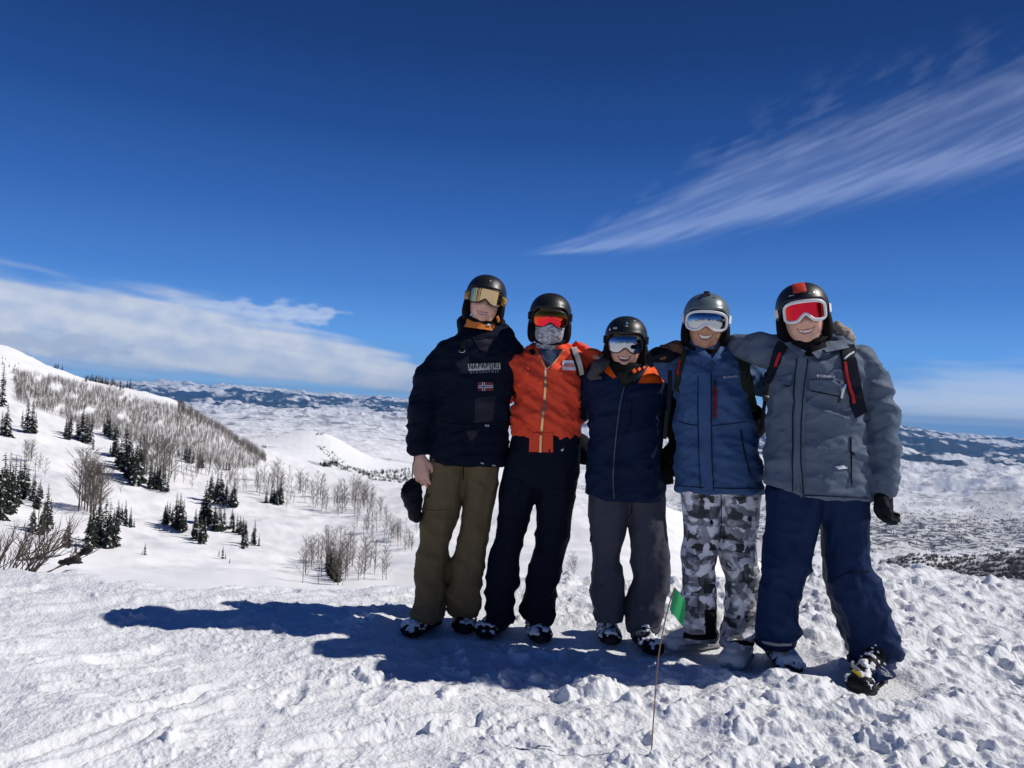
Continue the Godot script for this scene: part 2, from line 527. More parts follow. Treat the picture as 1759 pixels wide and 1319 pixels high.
func build_terrain() -> void:
	read_rings()
	var az := PackedFloat32Array()
	var a := -60.0
	while a < 60.01:
		az.append(a)
		a += 0.17 if absf(a) < 38.0 else 0.8
	var rs := PackedFloat32Array()
	var r := 8.6
	while r < 90.0:
		rs.append(r)
		r *= 1.09
	while r < 640.0:
		rs.append(r)
		r *= 1.012
	while r < 1215.0:
		rs.append(r)
		r *= 1.03
	rs.append(1215.0)
	structure("snow_slope", polar_mesh(az, rs, land, slope_color), M.slope_snow, "white mountain slope and bowl falling away behind the five people")
	az.clear()
	a = -60.0
	while a < 60.01:
		az.append(a)
		a += 0.075 if absf(a) < 37.0 else 0.6
	rs.clear()
	r = 1185.0
	while r < 5000.0:
		rs.append(r)
		r *= 1.026
	while r < 12000.0:
		rs.append(r)
		r += r * r * 0.0000009
	while r < 20000.0:
		rs.append(r)
		r *= 1.0085
	while r < 46000.0:
		rs.append(r)
		r *= 1.012
	structure("valley_and_mountains", polar_mesh(az, rs, land, far_color), M.far_snow, "wide snowy valley and blue hazy mountain ranges in the distance")

# ---------------------------------------------------------------- the knoll
var g_low := noise(0.55, 3, 61)
var g_mid := noise(2.6, 3, 63)
var g_fine := noise(9.0, 4, 65)
var g_edge := noise(1.1, 3, 67)
var lump_w := 150
var lump_d := 130
var lumps := PackedFloat32Array()      # five numbers for each 12 cm square from (-9, -10): x, z, radius, height, sharpness
var edge_px: Array[float] = [-500, 0, 120, 220, 300, 450, 650, 760, 900, 980, 1150, 1300, 1450, 1520, 1600, 1680, 1759, 2200]
var edge_py: Array[float] = [930, 960, 966, 985, 998, 1003, 1005, 998, 990, 985, 984, 980, 974, 970, 970, 978, 985, 1010]
var edge_az := PackedFloat32Array()
var edge_r := PackedFloat32Array()

func edge_at(a: float) -> float:
	if a <= edge_az[0]: return edge_r[0]
	for i in range(1, edge_az.size()):
		if a <= edge_az[i]:
			return lerpf(edge_r[i - 1], edge_r[i], smoothstep(0.0, 1.0, (a - edge_az[i - 1]) / (edge_az[i] - edge_az[i - 1])))
	return edge_r[-1]

func churn(x: float, z: float) -> float:       # how trodden and lumpy the snow is, 0 to 1
	var right := smoothstep(-0.9, 1.1, x + 0.25 * g_low.get_noise_2d(x * 2.0, z * 2.0))
	var feet := exp(-(pow((x - 0.7) / 1.5, 2.0) + pow((z + 3.6) / 0.6, 2.0)))
	return clampf(maxf(right * 0.95, feet * 0.9) + g_low.get_noise_2d(x * 1.7 + 20.0, z * 1.7) * 0.25, 0.08, 1.0)

func scatter_lumps() -> void:
	lumps.resize(lump_w * lump_d * 5)
	for j in lump_d:
		for i in lump_w:
			var x := -9.0 + (i + rng.randf()) * 0.12
			var z := -10.0 + (j + rng.randf()) * 0.12
			var c := churn(x, z)
			var o := (j * lump_w + i) * 5
			lumps[o] = x
			lumps[o + 1] = z
			var chance := rng.randf()
			var rad := lerpf(0.012, 0.056, pow(rng.randf(), 3.0)) * lerpf(0.7, 1.2, c)
			if chance > 0.16 + 0.40 * c * c: rad = 0.0
			lumps[o + 2] = rad
			lumps[o + 3] = rad * rng.randf_range(0.25, 0.70)
			lumps[o + 4] = rng.randf_range(2.4, 4.5)
	for i in 170:           # the bigger clods
		var x := rng.randf_range(-0.3, 4.4) if i > 8 else rng.randf_range(-3.0, 0.6)
		var z := rng.randf_range(-6.2, -1.7) if i > 40 else rng.randf_range(-3.3, -1.7)
		if x < 0.8 and z < -4.6: continue
		var clear := true
		for b in stand_at:
			if Vector2(x - b.x, z - b.z - 0.12).length() < 0.36: clear = false
		if not clear: continue
		clods.append([x, z, lerpf(0.028, 0.085, pow(rng.randf(), 2.5)), rng.randf_range(0.35, 0.62), rng.randf_range(0, TAU)])
	var block := on_snow(1014, 1196)      # low block of snow in front, set to give a small shadow patch
	clods.append([block.x, block.z, 0.12, 0.42, 0.15])
	clods.append([block.x - 0.10, block.z + 0.02, 0.07, 0.5, 0.9])

var bins_c := {}
var bins_p := {}

func bin_up(list: Array, bins: Dictionary, reach: float) -> void:
	for e in list:
		for j in range(int(floor((e[1] - reach) * 2.0)), int(floor((e[1] + reach) * 2.0)) + 1):
			for i in range(int(floor((e[0] - reach) * 2.0)), int(floor((e[0] + reach) * 2.0)) + 1):
				var key := i * 1000 + j
				if not bins.has(key): bins[key] = []
				bins[key].append(e)

func near_clods(x: float, z: float) -> Array:
	return bins_c.get(int(floor(x * 2.0)) * 1000 + int(floor(z * 2.0)), [])

func near_prints(x: float, z: float) -> Array:
	return bins_p.get(int(floor(x * 2.0)) * 1000 + int(floor(z * 2.0)), [])

var clods: Array = []                  # x, z, radius, height over radius, turn
var g_scrape := noise(3.0, 3, 70)
var g_grit := noise(17.0, 3, 72)
var g_lump := noise(14.0, 2, 69)

var tracks: Array = [[-1.5, -2.6, 0.86, 0.51, 0.9], [-1.32, -2.6, 0.84, 0.54, 0.7], [-0.9, -2.3, 0.90, 0.43, 0.6], [-2.2, -3.2, 0.70, 0.71, 0.8], [-1.75, -3.3, 0.35, 0.94, 0.7], [-0.4, -2.9, 0.52, 0.85, 0.5], [-2.4, -2.9, 0.80, 0.60, 0.7]]
var stand_at: Array[Vector3] = []
var prints: Array = []                 # hollows trodden by boots: x, z, turn, length, depth

func rise(x: float) -> float:            # the knoll's top climbs a little to the right
	return 0.075 * smoothstep(0.2, 1.7, x)

func ground(x: float, z: float) -> float:
	var r := sqrt(x * x + z * z)
	var c := churn(x, z)
	var h := g_low.get_noise_2d(x, z) * 0.045 + g_mid.get_noise_2d(x, z) * lerpf(0.012, 0.034, c)
	var f := g_fine.get_noise_2d(x, z)
	h += f * lerpf(0.0075, 0.011, c)
	var along_s := x * 0.8 - z * 0.6
	var across_s := x * 0.6 + z * 0.8
	var scrape := g_scrape.get_noise_2d(across_s, along_s * 0.30)
	h += (maxf(scrape - 0.05, 0.0) * 0.045 + g_scrape.get_noise_2d(across_s * 3.5 + 30.0, along_s * 0.5) * 0.006) * lerpf(1.0, 0.5, c)
	var grit := g_grit.get_noise_2d(x, z)
	h += maxf(grit - 0.12, 0.0) * lerpf(0.017, 0.022, c) * clampf(g_mid.get_noise_2d(x * 0.8 + 50.0, z * 0.8) * 2.0 + 0.7, 0.15, 1.3)
	var w1 := g_lump.get_noise_2d(x, z)
	if c > 0.3:
		var q := g_mid.get_noise_2d(x * 1.7 + 7.0, z * 1.7)
		h += (c - 0.3) * smoothstep(-0.1, 0.45, q) * 0.034
	if r < 9.5:
		var gi := int((x + 9.0) / 0.12)
		var gj := int((z + 10.0) / 0.12)
		var top := 0.0
		if gi > 0 and gj > 0 and gi < lump_w - 1 and gj < lump_d - 1:
			for j in [gj - 1, gj, gj + 1]:
				for i in [gi - 1, gi, gi + 1]:
					var o: int = (j * lump_w + i) * 5
					var rad := lumps[o + 2]
					if rad > 0.0:
						var dx := x - lumps[o]
						var dz := z - lumps[o + 1]
						var d := (dx * dx + dz * dz) / (rad * rad) * (1.0 + w1 * 0.9)
						if d < 1.0:
							top = maxf(top, lumps[o + 3] * (1.0 - pow(d, lumps[o + 4] * 0.5)))
		for k in near_clods(x, z):
			var dx: float = x - k[0]
			var dz: float = z - k[1]
			var rr: float = k[2]
			if absf(dx) < rr * 1.5 and absf(dz) < rr * 1.5:
				var u: float = dx * cos(k[4]) + dz * sin(k[4])
				var w: float = -dx * sin(k[4]) + dz * cos(k[4])
				var d := (u * u + w * w * 1.7) / (rr * rr) * (1.0 + w1 * clampf(0.045 / rr, 0.25, 1.0))
				if d < 1.0:
					top = maxf(top, rr * k[3] * (1.0 - pow(d, 1.6)) * (1.0 + 0.25 * u / rr) + f * 0.02)
		h += top
		for p in near_prints(x, z):
			var u: float = (x - p[0]) * cos(p[2]) + (z - p[1]) * sin(p[2])
			var v: float = -(x - p[0]) * sin(p[2]) + (z - p[1]) * cos(p[2])
			var e: float = u * u / (p[3] * p[3]) + v * v / (p[3] * p[3] * 0.16)
			if e < 2.6:
				h += -p[4] * exp(-e * e * 0.8) + p[4] * 0.35 * exp(-pow((e - 1.6) / 0.5, 2.0))
	for b in stand_at:
		var e: float = Vector2(x - b.x, z - b.z - 0.05).length()
		if e < 0.30:
			h = lerpf(h, -0.020, 1.0 - smoothstep(0.13, 0.30, e))
	# board and ski tracks on the left, running away from the camera
	if x < 0.6 and z > -4.4:
		for k in tracks:
			var w: float = (x - k[0]) * k[2] + (z - k[1]) * k[3] + g_low.get_noise_2d(x * 0.8 + k[0], z * 0.8) * 0.12
			if absf(w) < 0.12:
				var along: float = (x - k[0]) * -k[3] + (z - k[1]) * k[2]
				var on := smoothstep(0.0, 0.3, along + k[4]) * smoothstep(0.0, 0.3, k[4] - along)
				h += on * (-0.016 * exp(-pow(w / 0.028, 2.0)) + 0.008 * exp(-pow((absf(w) - 0.055) / 0.022, 2.0)))
	# the knoll rounds off into the bowl
	var a := rad_to_deg(atan2(x, -z))
	if z < 0.0 and absf(a) < 75.0:
		var over := r - (edge_at(a) - 0.50) + g_edge.get_noise_2d(x, z) * 0.28
		if over > 0.0:
			var bend := 0.24 * over * over if over < 1.1 else 0.24 * 1.21 + 0.528 * (over - 1.1)
			h = h * clampf(1.2 - over * 0.25, 0.35, 1.0) - bend
	h += rise(x)
	if z > 0:
		h += smoothstep(4.0, 60.0, z) * 7.0  # out-of-view slope behind the camera, raised for the goggles to mirror
	return h

func build_snow_ground() -> void:
	for i in edge_px.size():
		var d := ray(edge_px[i], edge_py[i])
		edge_az.append(rad_to_deg(az_of(d)))
		var far := cam_pos.y / -slope_of(d)
		edge_r.append((cam_pos.y - rise(sin(az_of(d)) * far)) / -slope_of(d))
	for b in stands: stand_at.append(on_snow(b[0], b[1]))
	scatter_lumps()
	for i in 70:
		var x := rng.randf_range(-2.2, 3.6)
		prints.append([x, rng.randf_range(-6.0, -1.9), rng.randf_range(0, PI), rng.randf_range(0.09, 0.15), rng.randf_range(0.012, 0.045) * (0.5 if x < 0.0 else 1.0)])
	bin_up(clods, bins_c, 0.2)
	bin_up(prints, bins_p, 0.3)
	var az := PackedFloat32Array()
	var a := -180.0
	while a < 180.01:
		az.append(minf(a, 180.0))
		a += 0.11 if absf(a + 0.01) < 39.0 else (1.0 if absf(a) < 62.0 else 3.0)
	var rs := PackedFloat32Array()
	var r := 0.25
	while r < 2.2:
		rs.append(r)
		r *= 1.07
	while r < 7.6:
		rs.append(r)
		r += maxf(0.004, r * r * 0.00072)
	while r < 14.0:
		rs.append(r)
		r *= 1.035
	var height := func(aa: float, rr: float) -> float: return ground(sin(deg_to_rad(aa)) * rr, -cos(deg_to_rad(aa)) * rr)
	structure("snow_ground", polar_mesh(az, rs, height), M.snow, "trodden lumpy snow on the knoll under the people's boots")
	# unseen snowfield behind the camera, its rise set for what the goggles mirror
	az.clear()
	a = 62.0
	while a < 298.01:
		az.append(a)
		a += 2.0
	rs = PackedFloat32Array([13.6, 17, 22, 28, 36, 46, 60, 80, 110, 150])
	structure("unseen_snow_field", polar_mesh(az, rs, height), M.snow, "unseen open snowfield behind the camera, mirrored in the goggles")

# ---------------------------------------------------------------- trees
func prism(v: PackedVector3Array, idx: PackedInt32Array, a: Vector3, b: Vector3, ra: float, rb: float, sides := 3) -> void:
	var t := (b - a).normalized()
	var s := t.cross(Vector3(0.3, 0.2, 0.93)).normalized()
	var u := t.cross(s)
	var o := v.size()
	for e in 2:
		for j in sides:
			var w := TAU * j / sides
			v.append((a if e == 0 else b) + (s * cos(w) + u * sin(w)) * (ra if e == 0 else rb))
	for j in sides:
		var p := o + j
		var q := o + (j + 1) % sides
		idx.append_array(PackedInt32Array([p, p + sides, q, q, p + sides, q + sides]))

func fir_meshes(sd: int, layers: int, width: float, snowy: float) -> Array:      # one metre high: [trunk, crown]
	rng.seed = sd
	var tv := PackedVector3Array()
	var ti := PackedInt32Array()
	prism(tv, ti, Vector3(0, -0.04, 0), Vector3(0, 0.97, 0), 0.016, 0.003, 6)
	var v := PackedVector3Array()
	var idx := PackedInt32Array()
	var col := PackedColorArray()
	for l in layers:
		var y := 0.05 + 0.93 * pow(l / float(layers), 0.92)
		var reach := width * pow(1.0 - y, 0.78) * rng.randf_range(0.72, 1.15) + 0.012
		var n := 6 if l < layers * 0.7 else 4
		var spin := rng.randf() * TAU
		for i in n:
			if rng.randf() < 0.13: continue
			var a := spin + TAU * i / n + rng.randf_range(-0.3, 0.3)
			var d := Vector3(cos(a), 0, sin(a))
			var s := Vector3(-sin(a), 0, cos(a))
			var r := reach * rng.randf_range(0.65, 1.15)
			var droop := r * rng.randf_range(0.25, 0.6)
			var o := v.size()
			var root := Vector3(0, y + r * 0.15, 0)
			var w := r * rng.randf_range(0.26, 0.40)
			v.append_array(PackedVector3Array([root, root + d * r * 0.45 + s * w - Vector3(0, droop * 0.45, 0), root + d * r * 0.55 + Vector3(0, r * 0.10 - droop * 0.2, 0), root + d * r * 0.45 - s * w - Vector3(0, droop * 0.45, 0),
				root + d * r + s * w * 0.35 - Vector3(0, droop * 1.1, 0), root + d * r * 1.08 - Vector3(0, droop * 0.85, 0), root + d * r - s * w * 0.35 - Vector3(0, droop * 1.1, 0)]))
			idx.append_array(PackedInt32Array([o, o + 1, o + 2, o, o + 2, o + 3, o + 1, o + 4, o + 2, o + 2, o + 4, o + 5, o + 2, o + 5, o + 6, o + 2, o + 6, o + 3]))
			var green := Color(0.020, 0.027, 0.020).lerp(Color(0.032, 0.036, 0.026), rng.randf())
			var heavy := rng.randf() < snowy
			for k in 7: col.append(Color(0.78, 0.80, 0.84) if heavy and (k == 2 or k == 5 or rng.randf() < 0.25) else green)
	return [arrays_mesh(tv, ti), arrays_mesh(v, idx, col)]

func aspen_mesh(sd: int, limbs: int, twigs: int, spread: float) -> ArrayMesh:        # bare, one metre high
	rng.seed = sd
	var v := PackedVector3Array()
	var idx := PackedInt32Array()
	var lean := Vector3(rng.randf_range(-0.04, 0.04), 0, rng.randf_range(-0.04, 0.04))
	prism(v, idx, Vector3(0, -0.05, 0), Vector3(0, 0.5, 0) + lean, 0.011, 0.007, 4)
	prism(v, idx, Vector3(0, 0.5, 0) + lean, Vector3(0, 0.98, 0) + lean * 2, 0.007, 0.002, 3)
	for i in limbs:
		var y := lerpf(0.06, 0.93, pow((i + rng.randf()) / limbs, 0.9))
		var a := rng.randf() * TAU
		var root := Vector3(0, y, 0) + lean * y * 2
		var ln := spread * (0.75 + 0.5 * sin(y * PI)) * (1.05 - y * 0.55) * rng.randf_range(0.7, 1.2)
		var tip := root + Vector3(cos(a), rng.randf_range(0.7, 1.6), sin(a)) * ln
		prism(v, idx, root, tip, 0.0034, 0.0012)
		for j in twigs:
			var p := root.lerp(tip, rng.randf_range(0.2, 1.0))
			var b := a + rng.randf_range(-1.6, 1.6)
			prism(v, idx, p, p + Vector3(cos(b), rng.randf_range(0.3, 1.6), sin(b)) * ln * rng.randf_range(0.25, 0.6), 0.0020, 0.0008)
	return arrays_mesh(v, idx)

func plant(proto: Node3D, called: String, where: Vector3, tall: float, label: String, group: String, category: String) -> void:
	var o: Node3D = proto.duplicate()
	o.name = numbered(called)
	add_child(o)
	o.position = where
	o.basis = Basis(Vector3.UP, rng.randf() * TAU) * Basis.from_scale(Vector3(tall * rng.randf_range(0.85, 1.2), tall, tall * rng.randf_range(0.85, 1.2)))
	tag(o, label, category, group)

func inside(poly: PackedVector2Array, count: int, even := false) -> PackedVector2Array:
	var box := Rect2(poly[0], Vector2.ZERO)
	for p in poly: box = box.expand(p)
	var out := PackedVector2Array()
	while out.size() < count:
		var p := box.position + Vector2(rng.randf(), rng.randf()) * box.size
		if Geometry2D.is_point_in_polygon(p, poly): out.append(p)
	return out

func pts(list: Array) -> PackedVector2Array:
	var out := PackedVector2Array()
	for i in range(0, list.size(), 2): out.append(Vector2(list[i], list[i + 1]))
	return out

func mass(called: String, label: String, mesh: Mesh, m: Material, where: Array[Transform3D]) -> void:      # what nobody could count
	var mm := MultiMesh.new()
	mm.transform_format = MultiMesh.TRANSFORM_3D
	mm.mesh = mesh
	mm.instance_count = where.size()
	for i in where.size(): mm.set_instance_transform(i, where[i])
	var o := MultiMeshInstance3D.new()
	o.name = numbered(called)
	o.multimesh = mm
	o.material_override = m
	add_child(o)
	tag(o, label, "", "", "stuff")

func stand_of(p: Vector3, tall: float, wide := 1.0) -> Transform3D:
	return Transform3D(Basis(Vector3.UP, rng.randf() * TAU) * Basis.from_scale(Vector3(tall * wide, tall, tall * wide)), p)

func crest(px: float) -> Vector3:        # the point of the left ridge's skyline in that direction
	var a := rad_to_deg(az_of(ray(px, 655)))
	var best := -1e9
	var at_r := 500.0
	for i in 80:
		var r := 380.0 + i * 3.5
		var e := (land(a, r) - cam_pos.y) / r
		if e > best:
			best = e
			at_r = r
	var az := deg_to_rad(a)
	return Vector3(sin(az) * at_r, land(a, at_r), -cos(az) * at_r)

func build_trees() -> void:
	var needle := mat("needles", Color(1, 1, 1), 0.85)
	needle.vertex_color_use_as_albedo = true
	needle.metallic_specular = 0.2
	var bark := mat("fir_bark", Color(0.055, 0.042, 0.034), 0.9)
	var grey_bark := mat("bare_wood", Color(0.14, 0.115, 0.095), 0.9)
	var firs: Array[Node3D] = []
	for i in 5:
		var f := fir_meshes(201 + i, 24, [0.122, 0.140, 0.108, 0.16, 0.130][i], [0.12, 0.18, 0.08, 0.15, 0.24][i])
		var o := Node3D.new()
		put("trunk", f[0], bark, o)
		put("crown", f[1], needle, o)
		firs.append(o)
	# clumps of firs, read from the photograph as [right, down to the foot, height] in pixels of an enlargement (3.217 times, from 0, 570)
	var clumps := [
		["at the photo's left edge, high up", [10, 412, 170, 30, 560, 60]],
		["in the row at the left edge", [35, 582, 135, 8, 568, 95, 55, 577, 60]],
		["in the upper left clump of four", [150, 552, 142, 176, 560, 140, 195, 562, 90, 122, 530, 75]],
		["in the upper line of thin firs", [365, 590, 90, 386, 570, 95, 425, 590, 95, 455, 602, 148, 476, 600, 110, 500, 622, 130, 515, 652, 60]],
		["in the clump under the bare wood", [590, 568, 100, 606, 580, 90, 630, 600, 92, 646, 600, 70, 575, 560, 60]],
		["in the big dense clump mid-slope", [635, 690, 130, 690, 775, 205, 712, 805, 190, 740, 842, 182, 762, 832, 195, 664, 760, 140, 650, 740, 110, 722, 795, 150, 780, 790, 110, 792, 722, 80, 610, 672, 40]],
		["in the snowy clump beside the big one", [830, 862, 122, 850, 872, 100, 880, 872, 132, 905, 882, 120, 866, 852, 100]],
		["in the dark clump below the ridge's wood", [1030, 712, 82, 1046, 722, 92, 1066, 727, 70, 1100, 752, 80, 1116, 752, 70, 1020, 702, 60, 985, 690, 35]],
		["in the group at the ridge's right end", [1250, 762, 46, 1266, 763, 50, 1215, 756, 30, 1235, 760, 38]],
		["among the bare trees at the slope's foot", [1165, 932, 132, 1200, 930, 120, 1216, 942, 142, 1250, 952, 112, 1290, 972, 132, 1276, 962, 92, 1190, 922, 80, 1470, 945, 70]],
		["in the lone group on open snow", [920, 1062, 102, 936, 1042, 80, 970, 1082, 152, 990, 1095, 162, 1010, 1102, 140, 905, 1072, 40]],
		["in the clump casting long shadows on snow", [1133, 1062, 192, 1150, 1062, 130, 1186, 1092, 122, 1210, 1102, 132, 1236, 1098, 122, 1076, 1142, 132, 1110, 1172, 122, 1130, 1154, 110, 1105, 1122, 90]],
		["in the lowest right clump on snow", [1280, 1082, 92, 1310, 1112, 82, 1326, 1112, 80, 1341, 1122, 82, 1356, 1192, 122, 1405, 1172, 112, 1430, 1182, 52, 1366, 1182, 62]],
		["among tiny firs in the bowl's bottom", [1210, 1242, 36, 1230, 1252, 62, 1270, 1276, 26, 1246, 1256, 30, 800, 1232, 56, 785, 1229, 22]],
		["in the big clump behind the bare shrub", [15, 962, 212, 45, 962, 212, 76, 952, 190, 105, 902, 152, 126, 922, 172, 150, 902, 122, 186, 932, 122, 220, 922, 82, 60, 1002, 182, 30, 1002, 162, 95, 962, 142, 206, 982, 112, 5, 1040, 170]],
		["in the clump behind the shrub's twigs", [255, 1102, 192, 276, 1082, 122, 240, 1092, 122, 225, 1122, 102, 180, 1102, 112]],
		["in the trio above the dead branch", [376, 1192, 132, 355, 1172, 60, 415, 1222, 62]],
		["in the tight near clump", [505, 1192, 182, 540, 1172, 192, 576, 1182, 202, 600, 1192, 192, 636, 1186, 142, 620, 1182, 132, 490, 1162, 112, 556, 1182, 162]],
		["behind the tight near clump", [650, 1062, 102, 690, 1072, 112, 720, 1082, 92, 670, 1052, 82, 640, 1072, 80, 740, 1080, 40]],
		["in the pair above the tall bare trees", [540, 780, 62, 551, 779, 52]],
		["in the small group on the ridge crest", [300, 247, 22, 316, 248, 24, 340, 252, 24, 308, 250, 18]],
		["right of the crest's dark fir belt", [705, 302, 32, 722, 303, 46, 736, 297, 20, 665, 322, 26, 655, 320, 14]],
		["in the clump halfway to the people", [1509, 946, 82, 1526, 956, 92, 1547, 956, 122, 1494, 946, 50, 1562, 946, 62, 1536, 950, 100]],
		["before the bare grove nearest the people", [1818, 1322, 132, 1834, 1358, 172, 1852, 1376, 152, 1866, 1370, 142, 1880, 1352, 62, 1842, 1365, 120]],
	]
	rng.seed = 17
	for c in clumps:
		var order := []
		for k in range(0, c[1].size(), 3): order.append(c[1][k])
		order.sort()
		for k in range(0, c[1].size(), 3):
			var place: int = order.find(c[1][k])
			var which: String = ["leftmost", "second from left", "third from left", "fourth from left", "fifth from left", "sixth from left", "seventh from left", "eighth from left", "ninth from left", "tenth from left", "eleventh from left", "twelfth from left", "thirteenth from left"][place] if place < order.size() - 1 else "rightmost"
			var w := hit(c[1][k] / 3.217, 570 + c[1][k + 1] / 3.217)
			if c[1][k + 1] < 322 and c[1][k] > 250: w = crest(c[1][k] / 3.217)
			var tall: float = c[1][k + 2] / 3.217 * Vector2(w.x, w.z).length() / FOCAL
			tall *= 1.22
			if order.size() > 4 and c[1][k + 2] > 75:
				for extra in 2:
					var w2 := hit(c[1][k] / 3.217 + rng.randf_range(-6.5, 6.5), 570 + c[1][k + 1] / 3.217 + rng.randf_range(-5.0, 3.0))
					plant(firs[rng.randi() % 5], "fir_tree", w2 - Vector3(0, 0.1, 0), tall * rng.randf_range(0.5, 0.85), "smaller fir crowded between the others " + c[0], "smaller firs " + c[0], "fir tree")
			plant(firs[rng.randi() % 5], "fir_tree", w - Vector3(0, 0.1, 0), tall, "dark fir, " + which + " " + c[0], "firs " + c[0], "fir tree")
	for i in 34:      # the belt on the crest
		var x := lerpf(470, 690, (i + rng.randf() * 0.8) / 34.0)
		var w := crest(x / 3.217)
		w += Vector3(w.x, 0, w.z).normalized() * rng.randf_range(-14.0, 4.0)
		w.y = land(rad_to_deg(atan2(w.x, -w.z)), Vector2(w.x, w.z).length())
		plant(firs[rng.randi() % 5], "fir_tree", w - Vector3(0, 0.2, 0), rng.randf_range(24, 46) / 3.217 * Vector2(w.x, w.z).length() / FOCAL, "small dark fir in the belt along the left ridge's crest", "firs of the belt along the crest", "fir tree")
	for i in 12:
		var x := rng.randf_range(0, 105)
		var w := hit(x / 3.217, 570 + (150 + x * 0.5 + rng.randf_range(-25, 30)) / 3.217)
		plant(firs[rng.randi() % 5], "fir_tree", w - Vector3(0, 0.2, 0), rng.randf_range(10, 20) / 3.217 * Vector2(w.x, w.z).length() / FOCAL, "tiny dark fir on the upper left snow face", "tiny firs of the upper left snow face", "fir tree")
	# bare aspens one can tell apart, by the grove
	var aspens: Array[Node3D] = []
	for i in 5:
		var o := MeshInstance3D.new()
		o.mesh = aspen_mesh(301 + i, [20, 24, 18, 26, 22][i], 9, [0.17, 0.20, 0.145, 0.22, 0.18][i])
		o.material_override = grey_bark
		aspens.append(o)
	var groves := [
		["in the tall grove left of the slope's middle", 16, 70, 92, [124, 880, 150, 862, 178, 882, 174, 892, 140, 890]],
		["behind the big fir clump", 26, 38, 60, [240, 800, 300, 812, 310, 836, 268, 842, 236, 822]],
		["in the scattered line right of the big fir clump", 34, 22, 36, [310, 800, 380, 812, 440, 828, 445, 856, 370, 850, 312, 838]],
		["in the thin row on the open snow at the left", 12, 22, 36, [34, 775, 56, 790, 84, 815, 72, 825, 48, 800]],
		["in the small scatter below the upper firs", 10, 16, 28, [150, 800, 200, 822, 215, 856, 170, 835]],
		["in the long grove across the bowl", 62, 26, 44, [440, 826, 500, 830, 560, 850, 630, 872, 664, 884, 640, 896, 560, 884, 480, 868, 438, 850]],
		["at the right end of the long grove", 26, 26, 42, [600, 846, 640, 862, 668, 882, 662, 896, 610, 880]],
		["in the loose scatter below the long grove", 30, 22, 36, [590, 905, 660, 900, 716, 915, 706, 935, 640, 940, 580, 930]],
		["in the near grove beside the standing people", 48, 40, 66, [512, 1003, 540, 960, 600, 955, 650, 972, 668, 1000, 610, 1006]],
		["in the thin scatter at the leg of the person in olive trousers", 8, 20, 32, [676, 940, 712, 930, 716, 955, 690, 962]],
		["just beyond the knoll's edge, between the people's legs", 5, 26, 40, [962, 984, 990, 982, 992, 988, 965, 990]],
	]
	rng.seed = 19
	for g in groves:
		for p in inside(pts(g[4]), g[1]):
			var w := hit(p.x, p.y)
			var tall: float = rng.randf_range(g[2], g[3]) * Vector2(w.x, w.z).length() / FOCAL
			plant(aspens[rng.randi() % 5], "aspen_tree", w, tall, "bare grey-brown aspen " + g[0], "bare aspens " + g[0], "aspen tree")
	# the bare wood on the ridge's face: one mass of stems
	var wood: Array[Transform3D] = []
	var thick := noise(0.022, 3, 41)
	var face := pts([20, 640, 90, 650, 150, 664, 200, 674, 240, 690, 300, 700, 370, 742, 452, 786, 440, 806, 380, 806, 300, 786, 230, 764, 160, 742, 90, 712, 30, 690])
	for p in inside(face, 12000):
		var low := (p.x * 0.42 + 655.0) - p.y
		if thick.get_noise_2d(p.x, p.y * 1.6) + 0.16 + clampf((p.x - 150) / 500.0, 0, 0.3) < -0.16 + clampf(-low * 0.004, 0.0, 0.25): continue
		var w := hit(p.x, p.y)
		wood.append(stand_of(w, rng.randf_range(4.5, 10.5) * Vector2(w.x, w.z).length() / FOCAL))
	for i in 900:        # the dense fringe along the skyline of the ridge's end
		var t := rng.randf()
		var px := lerpf(306, 456, t)
		var py := 694 + (px - 306) * (0.58 if px < 420 else 0.58) + maxf(0.0, px - 420) * 0.08 + rng.randf_range(1.5, 12.0)
		var w := hit(px, py)
		wood.append(stand_of(w, rng.randf_range(8, 14) * Vector2(w.x, w.z).length() / FOCAL))
	mass("aspen_wood", "grey-brown bare wood covering the face of the left ridge", aspen_mesh(331, 15, 5, 0.21), grey_bark, wood)
	# dark trees round the foot of the white hill
	var dark: Array[Transform3D] = []
	for a in [[70, [549, 797, 578, 794, 588, 801, 552, 803], 4, 8], [34, [584, 800, 620, 806, 612, 812, 580, 806], 3, 6], [130, [612, 812, 705, 806, 712, 832, 650, 830], 4, 9], [26, [430, 745, 470, 748, 480, 752, 430, 754], 2, 4], [20, [548, 742, 560, 741, 556, 747, 540, 748], 2, 4], [46, [540, 765, 560, 768, 600, 800, 575, 795], 3, 5], [4, [450, 766, 456, 766, 456, 770, 450, 770], 5, 7]]:
		for p in inside(pts(a[1]), a[0]):
			var w := hit(p.x, p.y, 640.0, 4800.0)
			dark.append(stand_of(w, rng.randf_range(a[2], a[3]) * Vector2(w.x, w.z).length() / FOCAL, 1.5))
	var low_fir := fir_meshes(221, 7, 0.26, 0.0)
	mass("distant_firs", "dark scattered firs round the foot of the white hill", low_fir[1], needle, dark)
	# hedges, woods and gardens of the valley on the right
	var town: Array[Transform3D] = []
	var streets := noise(0.030, 2, 43)
	for p in inside(pts([1130, 862, 1320, 862, 1500, 850, 1759, 862, 1790, 930, 1700, 945, 1540, 950, 1400, 962, 1130, 950]), 5200):
		if streets.get_noise_2d(p.x * 0.7, p.y * 3.2) + exp(-pow((p.y - 898 - (p.x - 1500) * 0.03) / 26.0, 2.0)) * 0.42 < 0.19: continue
		var w := hit(p.x, p.y, 2600.0, 11000.0)
		town.append(stand_of(w, rng.randf_range(8, 15), 1.9))
	mass("valley_trees", "dark dots of trees and houses scattered over the valley floor", low_fir[1], needle, town)
	var scrub: Array[Transform3D] = []
